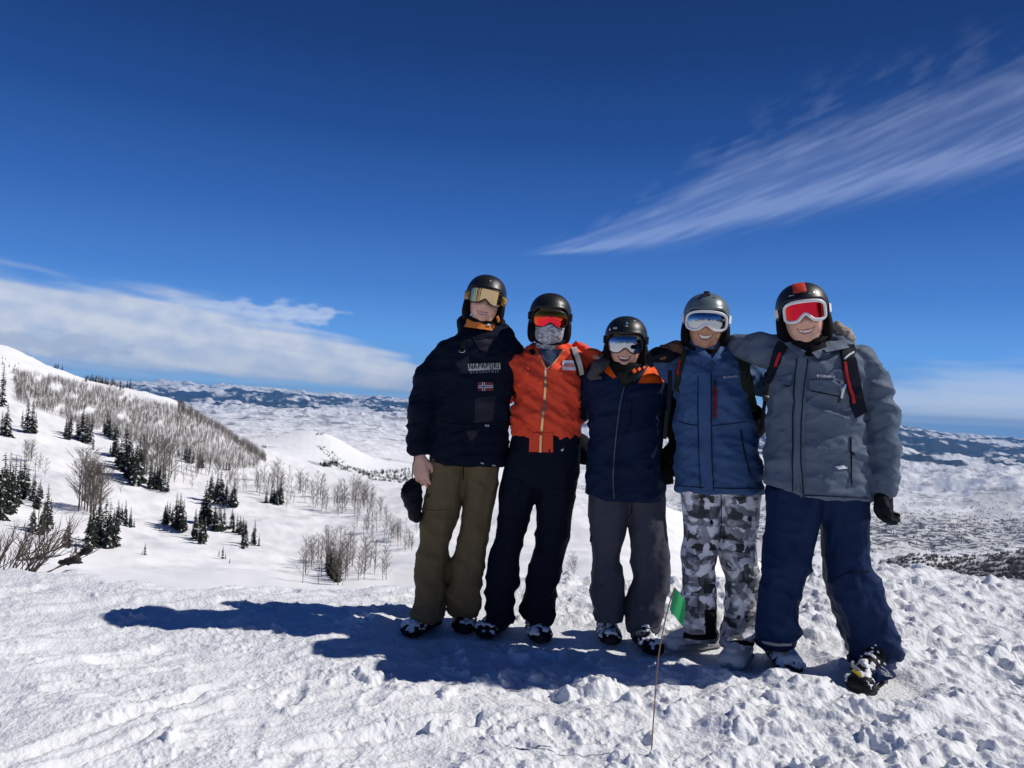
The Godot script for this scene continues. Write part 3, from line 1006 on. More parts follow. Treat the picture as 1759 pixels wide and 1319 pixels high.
	for p in inside(pts([1430, 985, 1507, 966, 1562, 949, 1644, 957, 1685, 952, 1759, 944, 1800, 944, 1800, 1000, 1640, 985]), 2600):
		if streaks_scrub(p) < 0.02: continue
		var w := hit(p.x, p.y, 1190.0, 2300.0)
		if Vector2(w.x, w.z).length() < 2250.0: scrub.append(stand_of(w, rng.randf_range(3.0, 7.0), 2.0))
	mass("scrub", "dark leafless scrub on the spur below the knoll at the right", low_fir[1], bark, scrub)
	# unseen firs behind the photographer, placed and sized for the goggles to mirror
	var behind: Array[Transform3D] = []
	for i in 70:
		var a := rng.randf_range(-1.25, 1.25)
		var r := rng.randf_range(20, 46)
		var w := Vector3(sin(a) * r, 0, cos(a) * r)
		if rng.randf() < 0.35 and absf(a) < 0.3: continue
		w.y = ground(w.x, w.z) - 0.2
		behind.append(stand_of(w, rng.randf_range(4.0, 9.5), 1.1))
	mass("unseen_firs", "unseen row of firs across the snowfield behind the camera, mirrored in the goggles", firs[0].get_child(1).mesh, needle, behind)
	for o in firs: o.free()
	for o in aspens: o.free()

var scrub_noise := noise(0.05, 3, 47)

func streaks_scrub(p: Vector2) -> float:
	return scrub_noise.get_noise_2d(p.x * 0.6 + p.y, p.y * 3.0) + 0.12

func twig(v: PackedVector3Array, idx: PackedInt32Array, p: Vector3, dir: Vector3, ln: float, r: float, depth: int) -> void:
	var q := p
	var d := dir
	var n := 4
	for i in n:
		var s := q + d * (ln / n)
		prism(v, idx, q, s, r * (1.0 - i * 0.14), r * (1.0 - (i + 1) * 0.14), 5)
		q = s
		d = (d + Vector3(rng.randf_range(-0.25, 0.25), rng.randf_range(-0.12, 0.22), rng.randf_range(-0.25, 0.25))).normalized()
		if depth > 0 and (i > 0 or rng.randf() < 0.5):
			var side := (d + Vector3(rng.randf_range(-1, 1), rng.randf_range(-0.2, 0.7), rng.randf_range(-1, 1)) * 0.8).normalized()
			twig(v, idx, q, side, ln * rng.randf_range(0.45, 0.7), r * 0.58, depth - 1)
	if depth > 0: twig(v, idx, q, d, ln * 0.6, r * 0.5, depth - 1)

func build_shrub() -> void:
	rng.seed = 23
	var wood := mat("shrub_bark", Color(0.125, 0.098, 0.080), 0.9)
	relief(wood, noise_texture(noise(0.05, 3, 45), 128), 12.0, 0.3)
	var foot := at(20, 985, 6.4)
	foot.y -= 0.05
	var t := thing("bare_shrub", "leafless brown shrub at the left edge, its twigs reaching over the knoll's rim", "shrub", foot)
	for i in 24:
		var v := PackedVector3Array()
		var idx := PackedInt32Array()
		var px := rng.randf_range(-30, 48)
		var base := at(px, 978, 6.4 + rng.randf_range(-0.15, 0.25)) - foot
		base.y = -0.02
		var dir := Vector3(rng.randf_range(-0.3, 0.75) + (0.25 if px > 20 else 0.0), rng.randf_range(0.55, 1.0), rng.randf_range(-0.35, 0.35)).normalized()
		twig(v, idx, base, dir, rng.randf_range(0.22, 0.40), rng.randf_range(0.005, 0.009), 2)
		put("branch", arrays_mesh(v, idx), wood, t)
	for k in 3:      # long stems bent to the right
		var v := PackedVector3Array()
		var idx := PackedInt32Array()
		twig(v, idx, at(30 + k * 12, 962, 6.3) - foot, Vector3(1.0, 0.10 + 0.22 * k, 0.05).normalized(), 0.30, 0.008, 1)
		put("branch", arrays_mesh(v, idx), wood, t)
	var dead := mat("dead_wood", Color(0.035, 0.030, 0.026), 0.95)
	var d := thing("dead_branch", "dark dead branch with ragged bark lying right of the bare shrub", "branch", at(128, 964, 5.6))
	var f := Field.new()
	f.k = 0.01
	f.chain([[at(104, 966, 5.6), 0.010], [at(118, 964, 5.55), 0.020], [at(132, 961, 5.5), 0.018], [at(139, 966, 5.5), 0.008]])
	f.chain([[at(137, 952, 5.7), 0.010], [at(148, 946, 5.7), 0.022], [at(157, 943, 5.65), 0.012]])
	f.chain([[at(118, 964, 5.55), 0.009], [at(128, 956, 5.6), 0.006], [at(138, 952, 5.7), 0.008]])
	put("bark", mesh_at(skin_of(f.net(0.006), func(q: Vector3, _n: Vector3) -> float: return crease_b.get_noise_3d(q.x * 30.0, q.y * 30.0, q.z * 30.0) * 0.012), d.position), dead, d)

func build_marker() -> void:
	var foot := on_snow(1118, 1308, 0.0)
	foot.y = ground(foot.x, foot.z) - 0.03
	var depth := -foot.z
	var t := thing("marker_flag", "small green marker flag on a thin brown wire in front of the camouflage trousers", "flag", foot)
	var path := PackedVector3Array()
	var stem := [V(1118, 1312), V(1120, 1275), V(1123, 1230), V(1128, 1160), V(1133, 1115), V(1141, 1073), V(1149, 1040), V(1159, 1009)]
	var curve := Curve2D.new()
	for i in stem.size():
		var tan_: Vector2 = (stem[mini(i + 1, 7)] - stem[maxi(i - 1, 0)]) / 6.0
		curve.add_point(stem[i], -tan_, tan_)
	for i in 41:
		var p := curve.sample_baked(curve.get_baked_length() * i / 40.0)
		path.append(at(p.x, p.y, depth + 0.04 * i / 40.0))
	path[0] = foot
	put("wire", mesh_at(tube(path, 0.0024, 7), foot), M.wire_brown, t)
	# the flag: a limp rectangle folded back along the wire
	var v := PackedVector3Array()
	var idx := PackedInt32Array()
	var a := [V(1159, 1008), V(1178, 1032), V(1174, 1078), V(1150, 1047)]
	for side in 2:
		for j in 13:
			for i in 13:
				var u := i / 12.0
				var w := j / 12.0
				var p: Vector2 = a[0].lerp(a[1], u).lerp(a[3].lerp(a[2], u), w)
				v.append(at(p.x, p.y, depth + 0.04 - 0.012 * sin(u * 5.5 + w * 0.6) * (0.3 + u) + 0.006 * u + (0.0012 if side else 0.0)))
	for side in 2:
		for j in 12:
			for i in 12:
				var o := side * 169 + j * 13 + i
				idx.append_array(PackedInt32Array([o, o + 1, o + 13, o + 1, o + 14, o + 13] if side == 0 else [o, o + 13, o + 1, o + 1, o + 13, o + 14]))
	put("cloth", mesh_at([v, idx], foot), M.marker_green, t)

# ---------------------------------------------------------------- bodies and clothes: joined distance fields, meshed as surface nets
class Field:
	var kind := PackedInt32Array()          # 0 loft, 1 tapered capsule, 2 ellipsoid
	var lut: Array[PackedFloat32Array] = []
	var a := PackedVector3Array()
	var b := PackedVector3Array()
	var ra := PackedFloat32Array()
	var rb := PackedFloat32Array()
	var flat := PackedVector3Array()        # capsule: unit axis along which it is flattened
	var squash := PackedFloat32Array()
	var inv: Array[Basis] = []
	var k := 0.03
	var cut_n := PackedVector3Array()
	var cut_o := PackedFloat32Array()
	var box := AABB()

	func _add(kd: int, l: PackedFloat32Array, pa: Vector3, pb: Vector3, r1: float, r2: float, f: Vector3, sq: float, bs: Basis, reach: AABB) -> void:
		box = reach if kind.is_empty() else box.merge(reach)
		kind.append(kd); lut.append(l); a.append(pa); b.append(pb); ra.append(r1); rb.append(r2); flat.append(f); squash.append(sq); inv.append(bs)

	func cap(pa: Vector3, pb: Vector3, r1: float, r2: float, f := Vector3.ZERO, sq := 1.0) -> void:     # sq: how many times thinner along f
		var r := maxf(r1, r2)
		_add(1, PackedFloat32Array(), pa, pb, r1, r2, f, sq, Basis(), AABB(pa, Vector3.ZERO).expand(pb).grow(r))

	func chain(pts: Array) -> void:          # [[Vector3, radius], ...]
		for i in range(1, pts.size()):
			cap(pts[i - 1][0], pts[i][0], pts[i - 1][1], pts[i][1])

	func egg(c: Vector3, r: Vector3, bs := Basis()) -> void:
		_add(2, PackedFloat32Array(), c, r, 0, 0, Vector3.ZERO, 1.0, bs.inverse(), AABB(c, Vector3.ZERO).grow(maxf(r.x, maxf(r.y, r.z))))

	func loft(rows: Array, power := 2.0) -> void:   # rows of [y, x, z, half width, half depth], any order
		rows.sort_custom(func(p, q): return p[0] < q[0])
		var y0: float = rows[0][0]
		var y1: float = rows[-1][0]
		var l := PackedFloat32Array()
		var reach := AABB(Vector3(rows[0][1], y0, rows[0][2]), Vector3.ZERO)
		var i := 1
		for n in 65:
			var y := lerpf(y0, y1, n / 64.0)
			while i < rows.size() - 1 and rows[i][0] < y: i += 1
			var p = rows[i - 1]
			var q = rows[i]
			var pp = rows[maxi(i - 2, 0)]
			var qq = rows[mini(i + 1, rows.size() - 1)]
			var t: float = clampf((y - p[0]) / maxf(q[0] - p[0], 1e-6), 0, 1)
			for c in range(1, 5):
				var v: float = lerpf(p[c], q[c], t)
				if rows.size() > 3:
					var s: float = cubic_interpolate(p[c], q[c], pp[c], qq[c], t)
					v = lerpf(v, s, 0.6)
				l.append(v)
		for r in rows:
			reach = reach.expand(Vector3(r[1] - r[3], r[0], r[2] - r[4])).expand(Vector3(r[1] + r[3], r[0], r[2] + r[4]))
		_add(0, l, Vector3(y0, y1, power), Vector3.ZERO, 0, 0, Vector3.ZERO, 1.0, Basis(), reach)

	func cut(n: Vector3, at_point: Vector3) -> void:      # removes what lies on the side that n points to
		cut_n.append(n.normalized())
		cut_o.append(n.normalized().dot(at_point))

	func one(i: int, p: Vector3) -> float:
		if kind[i] == 1:
			var pa := a[i]
			var pb := b[i]
			var q := p
			var sq := squash[i]
			if sq != 1.0:
				var f := flat[i]
				q = pa + (p - pa) + f * (f.dot(p - pa) * (sq - 1.0))
				pb = pb + f * (f.dot(pb - pa) * (sq - 1.0))
			var ab := pb - pa
			var t := clampf((q - pa).dot(ab) / maxf(ab.length_squared(), 1e-9), 0.0, 1.0)
			var d := q.distance_to(pa + ab * t) - lerpf(ra[i], rb[i], t)
			return d / sq if sq > 1.0 and absf(d) < 0.05 else d
		if kind[i] == 2:
			var q := inv[i] * (p - a[i])
			var r := b[i]
			var e := q / r
			var k0 := e.length()
			var k1 := (e / r).length()
			if k0 < 0.2: return -minf(r.x, minf(r.y, r.z)) * 0.8
			return k0 * (k0 - 1.0) / k1
		var l := lut[i]
		var y0 := a[i].x
		var y1 := a[i].y
		var u := clampf((p.y - y0) / (y1 - y0), 0.0, 1.0) * 64.0
		var n := mini(int(u), 63)
		var w := u - n
		n *= 4
		var hx := lerpf(l[n + 2], l[n + 6], w)
		var hz := lerpf(l[n + 3], l[n + 7], w)
		var qx := absf(p.x - lerpf(l[n], l[n + 4], w)) / hx
		var qz := absf(p.z - lerpf(l[n + 1], l[n + 5], w)) / hz
		var d := 0.0
		if a[i].z == 2.0:
			var m := sqrt(qx * qx + qz * qz)
			if m < 0.25: d = -minf(hx, hz) * 0.75
			else: d = (m - 1.0) * m / sqrt(qx * qx / (hx * hx) + qz * qz / (hz * hz))
		else:
			var e := a[i].z
			var m := pow(pow(qx, e) + pow(qz, e), 1.0 / e)
			if m < 0.25: d = -minf(hx, hz) * 0.75
			else:
				var gx := pow(qx / m, e - 1.0) / hx
				var gz := pow(qz / m, e - 1.0) / hz
				d = (m - 1.0) / sqrt(gx * gx + gz * gz)
		var dy := maxf(y0 - p.y, p.y - y1)
		if dy > 0.0 and d > 0.0: return sqrt(d * d + dy * dy)
		return maxf(d, dy)

	func value(p: Vector3, use: PackedInt32Array) -> float:
		var d := 1e3
		for i in use:
			var e := one(i, p)
			var h := k - absf(d - e)
			d = minf(d, e)
			if h > 0.0: d -= h * h * 0.25 / k
		for c in cut_n.size():
			d = maxf(d, cut_n[c].dot(p) - cut_o[c])
		return d

	func net(cell: float) -> Array:          # [vertices, indices]
		const B := 6
		var lo := box.position - Vector3.ONE * (cell * 2 + k * 0.3)
		var size := box.size + Vector3.ONE * (cell * 4 + k * 0.6)
		var bx := int(ceil(size.x / cell / B))
		var by := int(ceil(size.y / cell / B))
		var bz := int(ceil(size.z / cell / B))
		var nx := bx * B
		var ny := by * B
		var nz := bz * B
		var val := PackedFloat32Array()
		val.resize(nx * ny * nz)
		val.fill(1.0)
		var all := PackedInt32Array(range(kind.size()))
		var half := cell * B * 0.5
		var reach := half * 1.75 + cell
		var active := PackedInt32Array()
		for z in bz:
			for y in by:
				for x in bx:
					var c := lo + Vector3(x, y, z) * (cell * B) + Vector3.ONE * (half - cell * 0.5)
					var d := 1e3
					var use := PackedInt32Array()
					for i in all:
						var e := one(i, c)
						if e < reach + k: use.append(i)
						d = minf(d, e)
					var inside := d < -reach - k * 0.3
					for n in cut_n.size():
						var e := cut_n[n].dot(c) - cut_o[n]
						if e > reach: d = 1e3
						if e > -reach: inside = false
					if d > reach + k * 0.3: continue
					if inside:
						for kk in B:
							for j in B:
								var o := ((z * B + kk) * ny + y * B + j) * nx + x * B
								for i in B: val[o + i] = -1.0
						continue
					active.append((z * by + y) * bx + x)
					for kk in B:
						for j in B:
							var o := ((z * B + kk) * ny + y * B + j) * nx + x * B
							var p := lo + Vector3(x * B, y * B + j, z * B + kk) * cell
							for i in B:
								val[o + i] = value(p, use)
								p.x += cell
		var at := PackedInt32Array()
		at.resize(val.size())
		at.fill(-1)
		var v := PackedVector3Array()
		var idx := PackedInt32Array()
		var sy := nx
		var sz := nx * ny
		var corner := PackedInt32Array([0, 1, sy, sy + 1, sz, sz + 1, sz + sy, sz + sy + 1])
		var ends := PackedInt32Array([0, 1, 2, 3, 4, 5, 6, 7, 0, 2, 1, 3, 4, 6, 5, 7, 0, 4, 1, 5, 2, 6, 3, 7])
		for blk in active:
			var x0 := (blk % bx) * B
			var y0 := (blk / bx % by) * B
			var z0 := (blk / (bx * by)) * B
			for z in range(maxi(z0 - 1, 0), mini(z0 + B, nz - 1)):
				for y in range(maxi(y0 - 1, 0), mini(y0 + B, ny - 1)):
					for x in range(maxi(x0 - 1, 0), mini(x0 + B, nx - 1)):
						var o := (z * ny + y) * nx + x
						if at[o] >= 0: continue
						var below := 0
						for c in corner:
							if val[o + c] < 0.0: below += 1
						if below == 0 or below == 8: continue
						var sum := Vector3.ZERO
						var n := 0
						for e in 12:
							var c0 := ends[e * 2]
							var c1 := ends[e * 2 + 1]
							var d0 := val[o + corner[c0]]
							var d1 := val[o + corner[c1]]
							if (d0 < 0.0) != (d1 < 0.0):
								var t := d0 / (d0 - d1)
								sum += Vector3(c0 & 1, (c0 >> 1) & 1, c0 >> 2).lerp(Vector3(c1 & 1, (c1 >> 1) & 1, c1 >> 2), t)
								n += 1
						at[o] = v.size()
						v.append(lo + (Vector3(x, y, z) + sum / n) * cell)
		for z in range(1, nz - 1):
			for y in range(1, ny - 1):
				var o := (z * ny + y) * nx + 1
				for x in range(1, nx - 1):
					if at[o] >= 0:
						var s := val[o] < 0.0
						if s != (val[o + 1] < 0.0): _quad(idx, at[o - sy - sz], at[o - sz], at[o], at[o - sy], s)
						if s != (val[o + sy] < 0.0): _quad(idx, at[o - 1 - sz], at[o - 1], at[o], at[o - sz], s)
						if s != (val[o + sz] < 0.0): _quad(idx, at[o - 1 - sy], at[o - sy], at[o], at[o - 1], s)
					o += 1
		return [v, idx]

	func _quad(idx: PackedInt32Array, p: int, q: int, r: int, s: int, turn: bool) -> void:
		if p < 0 or q < 0 or r < 0 or s < 0: return
		if turn: idx.append_array(PackedInt32Array([p, r, q, p, s, r]))
		else: idx.append_array(PackedInt32Array([p, q, r, p, r, s]))

# A garment's front, as depth over a grid of x and y, so that flaps, seams, straps and lettering can lie on it
class Front:
	var x0 := 0.0
	var y0 := 0.0
	var step := 0.005
	var nx := 0
	var ny := 0
	var z := PackedFloat32Array()

	func _init(v: PackedVector3Array, idx: PackedInt32Array) -> void:
		var box := AABB(v[0], Vector3.ZERO)
		for p in v: box = box.expand(p)
		x0 = box.position.x - 0.02
		y0 = box.position.y - 0.02
		nx = int((box.size.x + 0.04) / step) + 2
		ny = int((box.size.y + 0.04) / step) + 2
		z.resize(nx * ny)
		z.fill(-1e6)
		add(v, idx)

	func add(v: PackedVector3Array, idx: PackedInt32Array) -> void:
		for t in range(0, idx.size(), 3):
			var a := v[idx[t]]
			var b := v[idx[t + 1]]
			var c := v[idx[t + 2]]
			var den := (b.y - c.y) * (a.x - c.x) + (c.x - b.x) * (a.y - c.y)
			if absf(den) < 1e-12: continue
			var i0 := maxi(int((minf(a.x, minf(b.x, c.x)) - x0) / step), 0)
			var i1 := mini(int((maxf(a.x, maxf(b.x, c.x)) - x0) / step) + 1, nx - 1)
			var j0 := maxi(int((minf(a.y, minf(b.y, c.y)) - y0) / step), 0)
			var j1 := mini(int((maxf(a.y, maxf(b.y, c.y)) - y0) / step) + 1, ny - 1)
			for j in range(j0, j1 + 1):
				var y := y0 + j * step
				for i in range(i0, i1 + 1):
					var x := x0 + i * step
					var u := ((b.y - c.y) * (x - c.x) + (c.x - b.x) * (y - c.y)) / den
					var w := ((c.y - a.y) * (x - c.x) + (a.x - c.x) * (y - c.y)) / den
					if u < -0.02 or w < -0.02 or u + w > 1.02: continue
					var d := u * a.z + w * b.z + (1.0 - u - w) * c.z
					if d > z[j * nx + i]: z[j * nx + i] = d

	func depth(x: float, y: float) -> float:
		var fx := clampf((x - x0) / step, 0, nx - 1.001)
		var fy := clampf((y - y0) / step, 0, ny - 1.001)
		var i := int(fx)
		var j := int(fy)
		var s := 0.0
		var w := 0.0
		for q in 4:
			var ii := i + (q & 1)
			var jj := j + (q >> 1)
			var d := z[jj * nx + ii]
			if d < -1e5: continue
			var k := (1.0 - absf(fx - ii)) * (1.0 - absf(fy - jj)) + 1e-5
			s += d * k
			w += k
		if w > 0.0: return s / w
		for rad in range(1, 9):
			for q in 8:
				var ii := clampi(i + int(round(cos(q * PI / 4) * rad)), 0, nx - 1)
				var jj := clampi(j + int(round(sin(q * PI / 4) * rad)), 0, ny - 1)
				if z[jj * nx + ii] > -1e5: return z[jj * nx + ii]
		return -1e6

func skin_of(net: Array, shape = null) -> Array:      # [vertices, indices, normals], pushed out along the normals by shape(point, normal)
	var v: PackedVector3Array = net[0]
	var idx: PackedInt32Array = net[1]
	var n := smooth_normals(v, idx)
	if shape != null:
		for i in v.size():
			v[i] += n[i] * shape.call(v[i], n[i])
		n = smooth_normals(v, idx)
	return [v, idx, n]

func mesh_at(s: Array, origin: Vector3) -> ArrayMesh:
	var v: PackedVector3Array = s[0].duplicate()
	for i in v.size(): v[i] -= origin
	return arrays_mesh(v, s[1], PackedColorArray(), PackedVector2Array(), s[2] if s.size() > 2 else PackedVector3Array())

func joined(list: Array) -> Array:
	var v := PackedVector3Array()
	var idx := PackedInt32Array()
	for s in list:
		var o := v.size()
		v.append_array(s[0])
		for i in s[1]: idx.append(i + o)
	return [v, idx]

# -------- sheets and bands laid on a garment
func on_front(f: Front, px: float, py: float, depth: float, off := 0.0) -> Vector3:
	var p := at(px, py, depth)
	for i in 2:
		var z := f.depth(p.x, p.y)
		if z < -1e5: z = -depth
		p = at(px, py, -z)
	var zz := f.depth(p.x, p.y)
	if zz > -1e5: p.z = zz
	p.z += off
	return p

func quad_on(f: Front, depth: float, c: Array, off := 0.004, n := 10, m := 10, thick := 0.006) -> Array:    # a panel between four places of the photograph: top left, top right, bottom right, bottom left
	var v := PackedVector3Array()
	var idx := PackedInt32Array()
	for j in m + 1:
		for i in n + 1:
			var u := i / float(n)
			var w := j / float(m)
			var p: Vector2 = c[0].lerp(c[1], u).lerp(c[3].lerp(c[2], u), w)
			v.append(on_front(f, p.x, p.y, depth, off))
	for j in m:
		for i in n:
			var o := j * (n + 1) + i
			idx.append_array(PackedInt32Array([o, o + 1, o + n + 2, o, o + n + 2, o + n + 1]))
	var rim := PackedInt32Array()
	for i in n: rim.append(i)
	for j in m: rim.append(j * (n + 1) + n)
	for i in n: rim.append(m * (n + 1) + n - i)
	for j in m: rim.append((m - j) * (n + 1))
	var base := v.size()
	for r in rim: v.append(v[r])
	for r in rim: v.append(v[r] - Vector3(0, 0, thick))
	var q := rim.size()
	for i in q:
		var i2 := (i + 1) % q
		idx.append_array(PackedInt32Array([base + i, base + q + i, base + i2, base + i2, base + q + i, base + q + i2]))
	return [v, idx]

func band_path(f: Front, depth: float, pts: Array, off: float) -> PackedVector3Array:       # a line through places of the photograph, laid on a garment
	var curve := Curve2D.new()
	for i in pts.size():
		var before: Vector2 = pts[maxi(i - 1, 0)]
		var after: Vector2 = pts[mini(i + 1, pts.size() - 1)]
		var t := (after - before) / 6.0
		curve.add_point(pts[i], -t, t)
	var n := maxi(4, int(curve.get_baked_length() / 2.2))
	var out := PackedVector3Array()
	for i in n + 1:
		var p := curve.sample_baked(curve.get_baked_length() * i / n)
		out.append(on_front(f, p.x, p.y, depth, off))
	for pass_ in (2 if off < 0.0095 else 14):
		var s := out.duplicate()
		for i in range(1, n):
			s[i].z = out[i].z * 0.5 + (out[i - 1].z + out[i + 1].z) * 0.25
		out = s
	return out

func band(path: PackedVector3Array, width: float, thick: float, facing := Vector3(0, 0, 1)) -> Array:      # a flat strap with rounded edges along a path
	var prof: Array[Vector2] = [Vector2(-0.5, -0.5), Vector2(-0.5, 0.2), Vector2(-0.44, 0.5), Vector2(0.44, 0.5), Vector2(0.5, 0.2), Vector2(0.5, -0.5)]
	var v := PackedVector3Array()
	var idx := PackedInt32Array()
	var n := path.size()
	for i in n:
		var t := (path[mini(i + 1, n - 1)] - path[maxi(i - 1, 0)]).normalized()
		var side := t.cross(facing).normalized()
		var up := side.cross(t).normalized()
		for p in prof:
			v.append(path[i] + side * (p.x * width) + up * (p.y * thick))
	for i in n - 1:
		for j in 6:
			var a := i * 6 + j
			var b := i * 6 + (j + 1) % 6
			idx.append_array(PackedInt32Array([a, b, a + 6, b, b + 6, a + 6]))
	for e in [0, (n - 1) * 6]:
		for j in range(1, 5):
			idx.append_array(PackedInt32Array([e, e + j, e + j + 1] if e > 0 else [e, e + j + 1, e + j]))
	return [v, idx]

func tube(path: PackedVector3Array, radius, sides := 8, closed := false) -> Array:
	var v := PackedVector3Array()
	var idx := PackedInt32Array()
	var n := path.size()
	var last := Vector3.ZERO
	for i in n:
		var t := (path[(i + 1) % n] - path[(i - 1 + n) % n]) if closed else (path[mini(i + 1, n - 1)] - path[maxi(i - 1, 0)])
		t = t.normalized()
		var side := t.cross(Vector3(0.123, 0.45, 0.88)).normalized() if i == 0 else (last - t * last.dot(t)).normalized()
		last = side
		var up := t.cross(side)
		var r: float = radius[i] if radius is Array or radius is PackedFloat32Array else radius
		for j in sides:
			var a := TAU * j / sides
			v.append(path[i] + (side * cos(a) + up * sin(a)) * r)
	for i in (n if closed else n - 1):
		for j in sides:
			var a := i * sides + j
			var b := i * sides + (j + 1) % sides
			var c := ((i + 1) % n) * sides + j
			var d := ((i + 1) % n) * sides + (j + 1) % sides
			idx.append_array(PackedInt32Array([a, c, b, b, c, d]))
	if not closed:
		for e in [0, n - 1]:
			var mid := v.size()
			v.append(path[e])
			for j in sides:
				var a: int = e * sides + j
				var b: int = e * sides + (j + 1) % sides
				idx.append_array(PackedInt32Array([mid, a, b] if e == 0 else [mid, b, a]))
	return [v, idx]

func words_on(f: Front, depth: float, words: String, where: Vector2, width_px: float, tilt: float, face: String, off := 0.004, bold := true, squeeze := 1.0) -> Array:    # raised lettering on a garment
	var tm := TextMesh.new()
	var font := SystemFont.new()
	font.font_names = PackedStringArray([face])
	font.font_weight = 700 if bold else 400
	tm.font = font
	tm.font_size = 64
	tm.pixel_size = 0.01
	tm.depth = 0.02
	tm.curve_step = 2.0
	tm.text = words
	var s := tm.get_mesh_arrays()
	var raw: PackedVector3Array = s[Mesh.ARRAY_VERTEX]
	var idx: PackedInt32Array = s[Mesh.ARRAY_INDEX] if s[Mesh.ARRAY_INDEX] != null else PackedInt32Array(range(raw.size()))
	var box := AABB(raw[0], Vector3.ZERO)
	for p in raw: box = box.expand(p)
	var mid := box.get_center()
	var k := width_px / box.size.x
	var v := PackedVector3Array()
	for p in raw:
		var q := Vector2((p.x - mid.x) * k, -(p.y - mid.y) * k * squeeze).rotated(tilt) + where
		var w := on_front(f, q.x, q.y, depth, off)
		w.z += 0.0012 if p.z > 0 else -0.002
		v.append(w)
	return [v, idx]

func flat_mesh(s: Array, origin: Vector3) -> ArrayMesh:      # hard edges
	var st := SurfaceTool.new()
	st.begin(Mesh.PRIMITIVE_TRIANGLES)
	st.set_smooth_group(-1)
	for i in s[1]: st.add_vertex(s[0][i] - origin)
	st.generate_normals()
	return st.commit()

# ---------------------------------------------------------------- people
var crease_a := noise(1.0, 3, 71)
var crease_b := noise(1.0, 2, 73, FastNoiseLite.TYPE_SIMPLEX_SMOOTH, FastNoiseLite.FRACTAL_RIDGED)
var crust := noise(1.0, 3, 77)

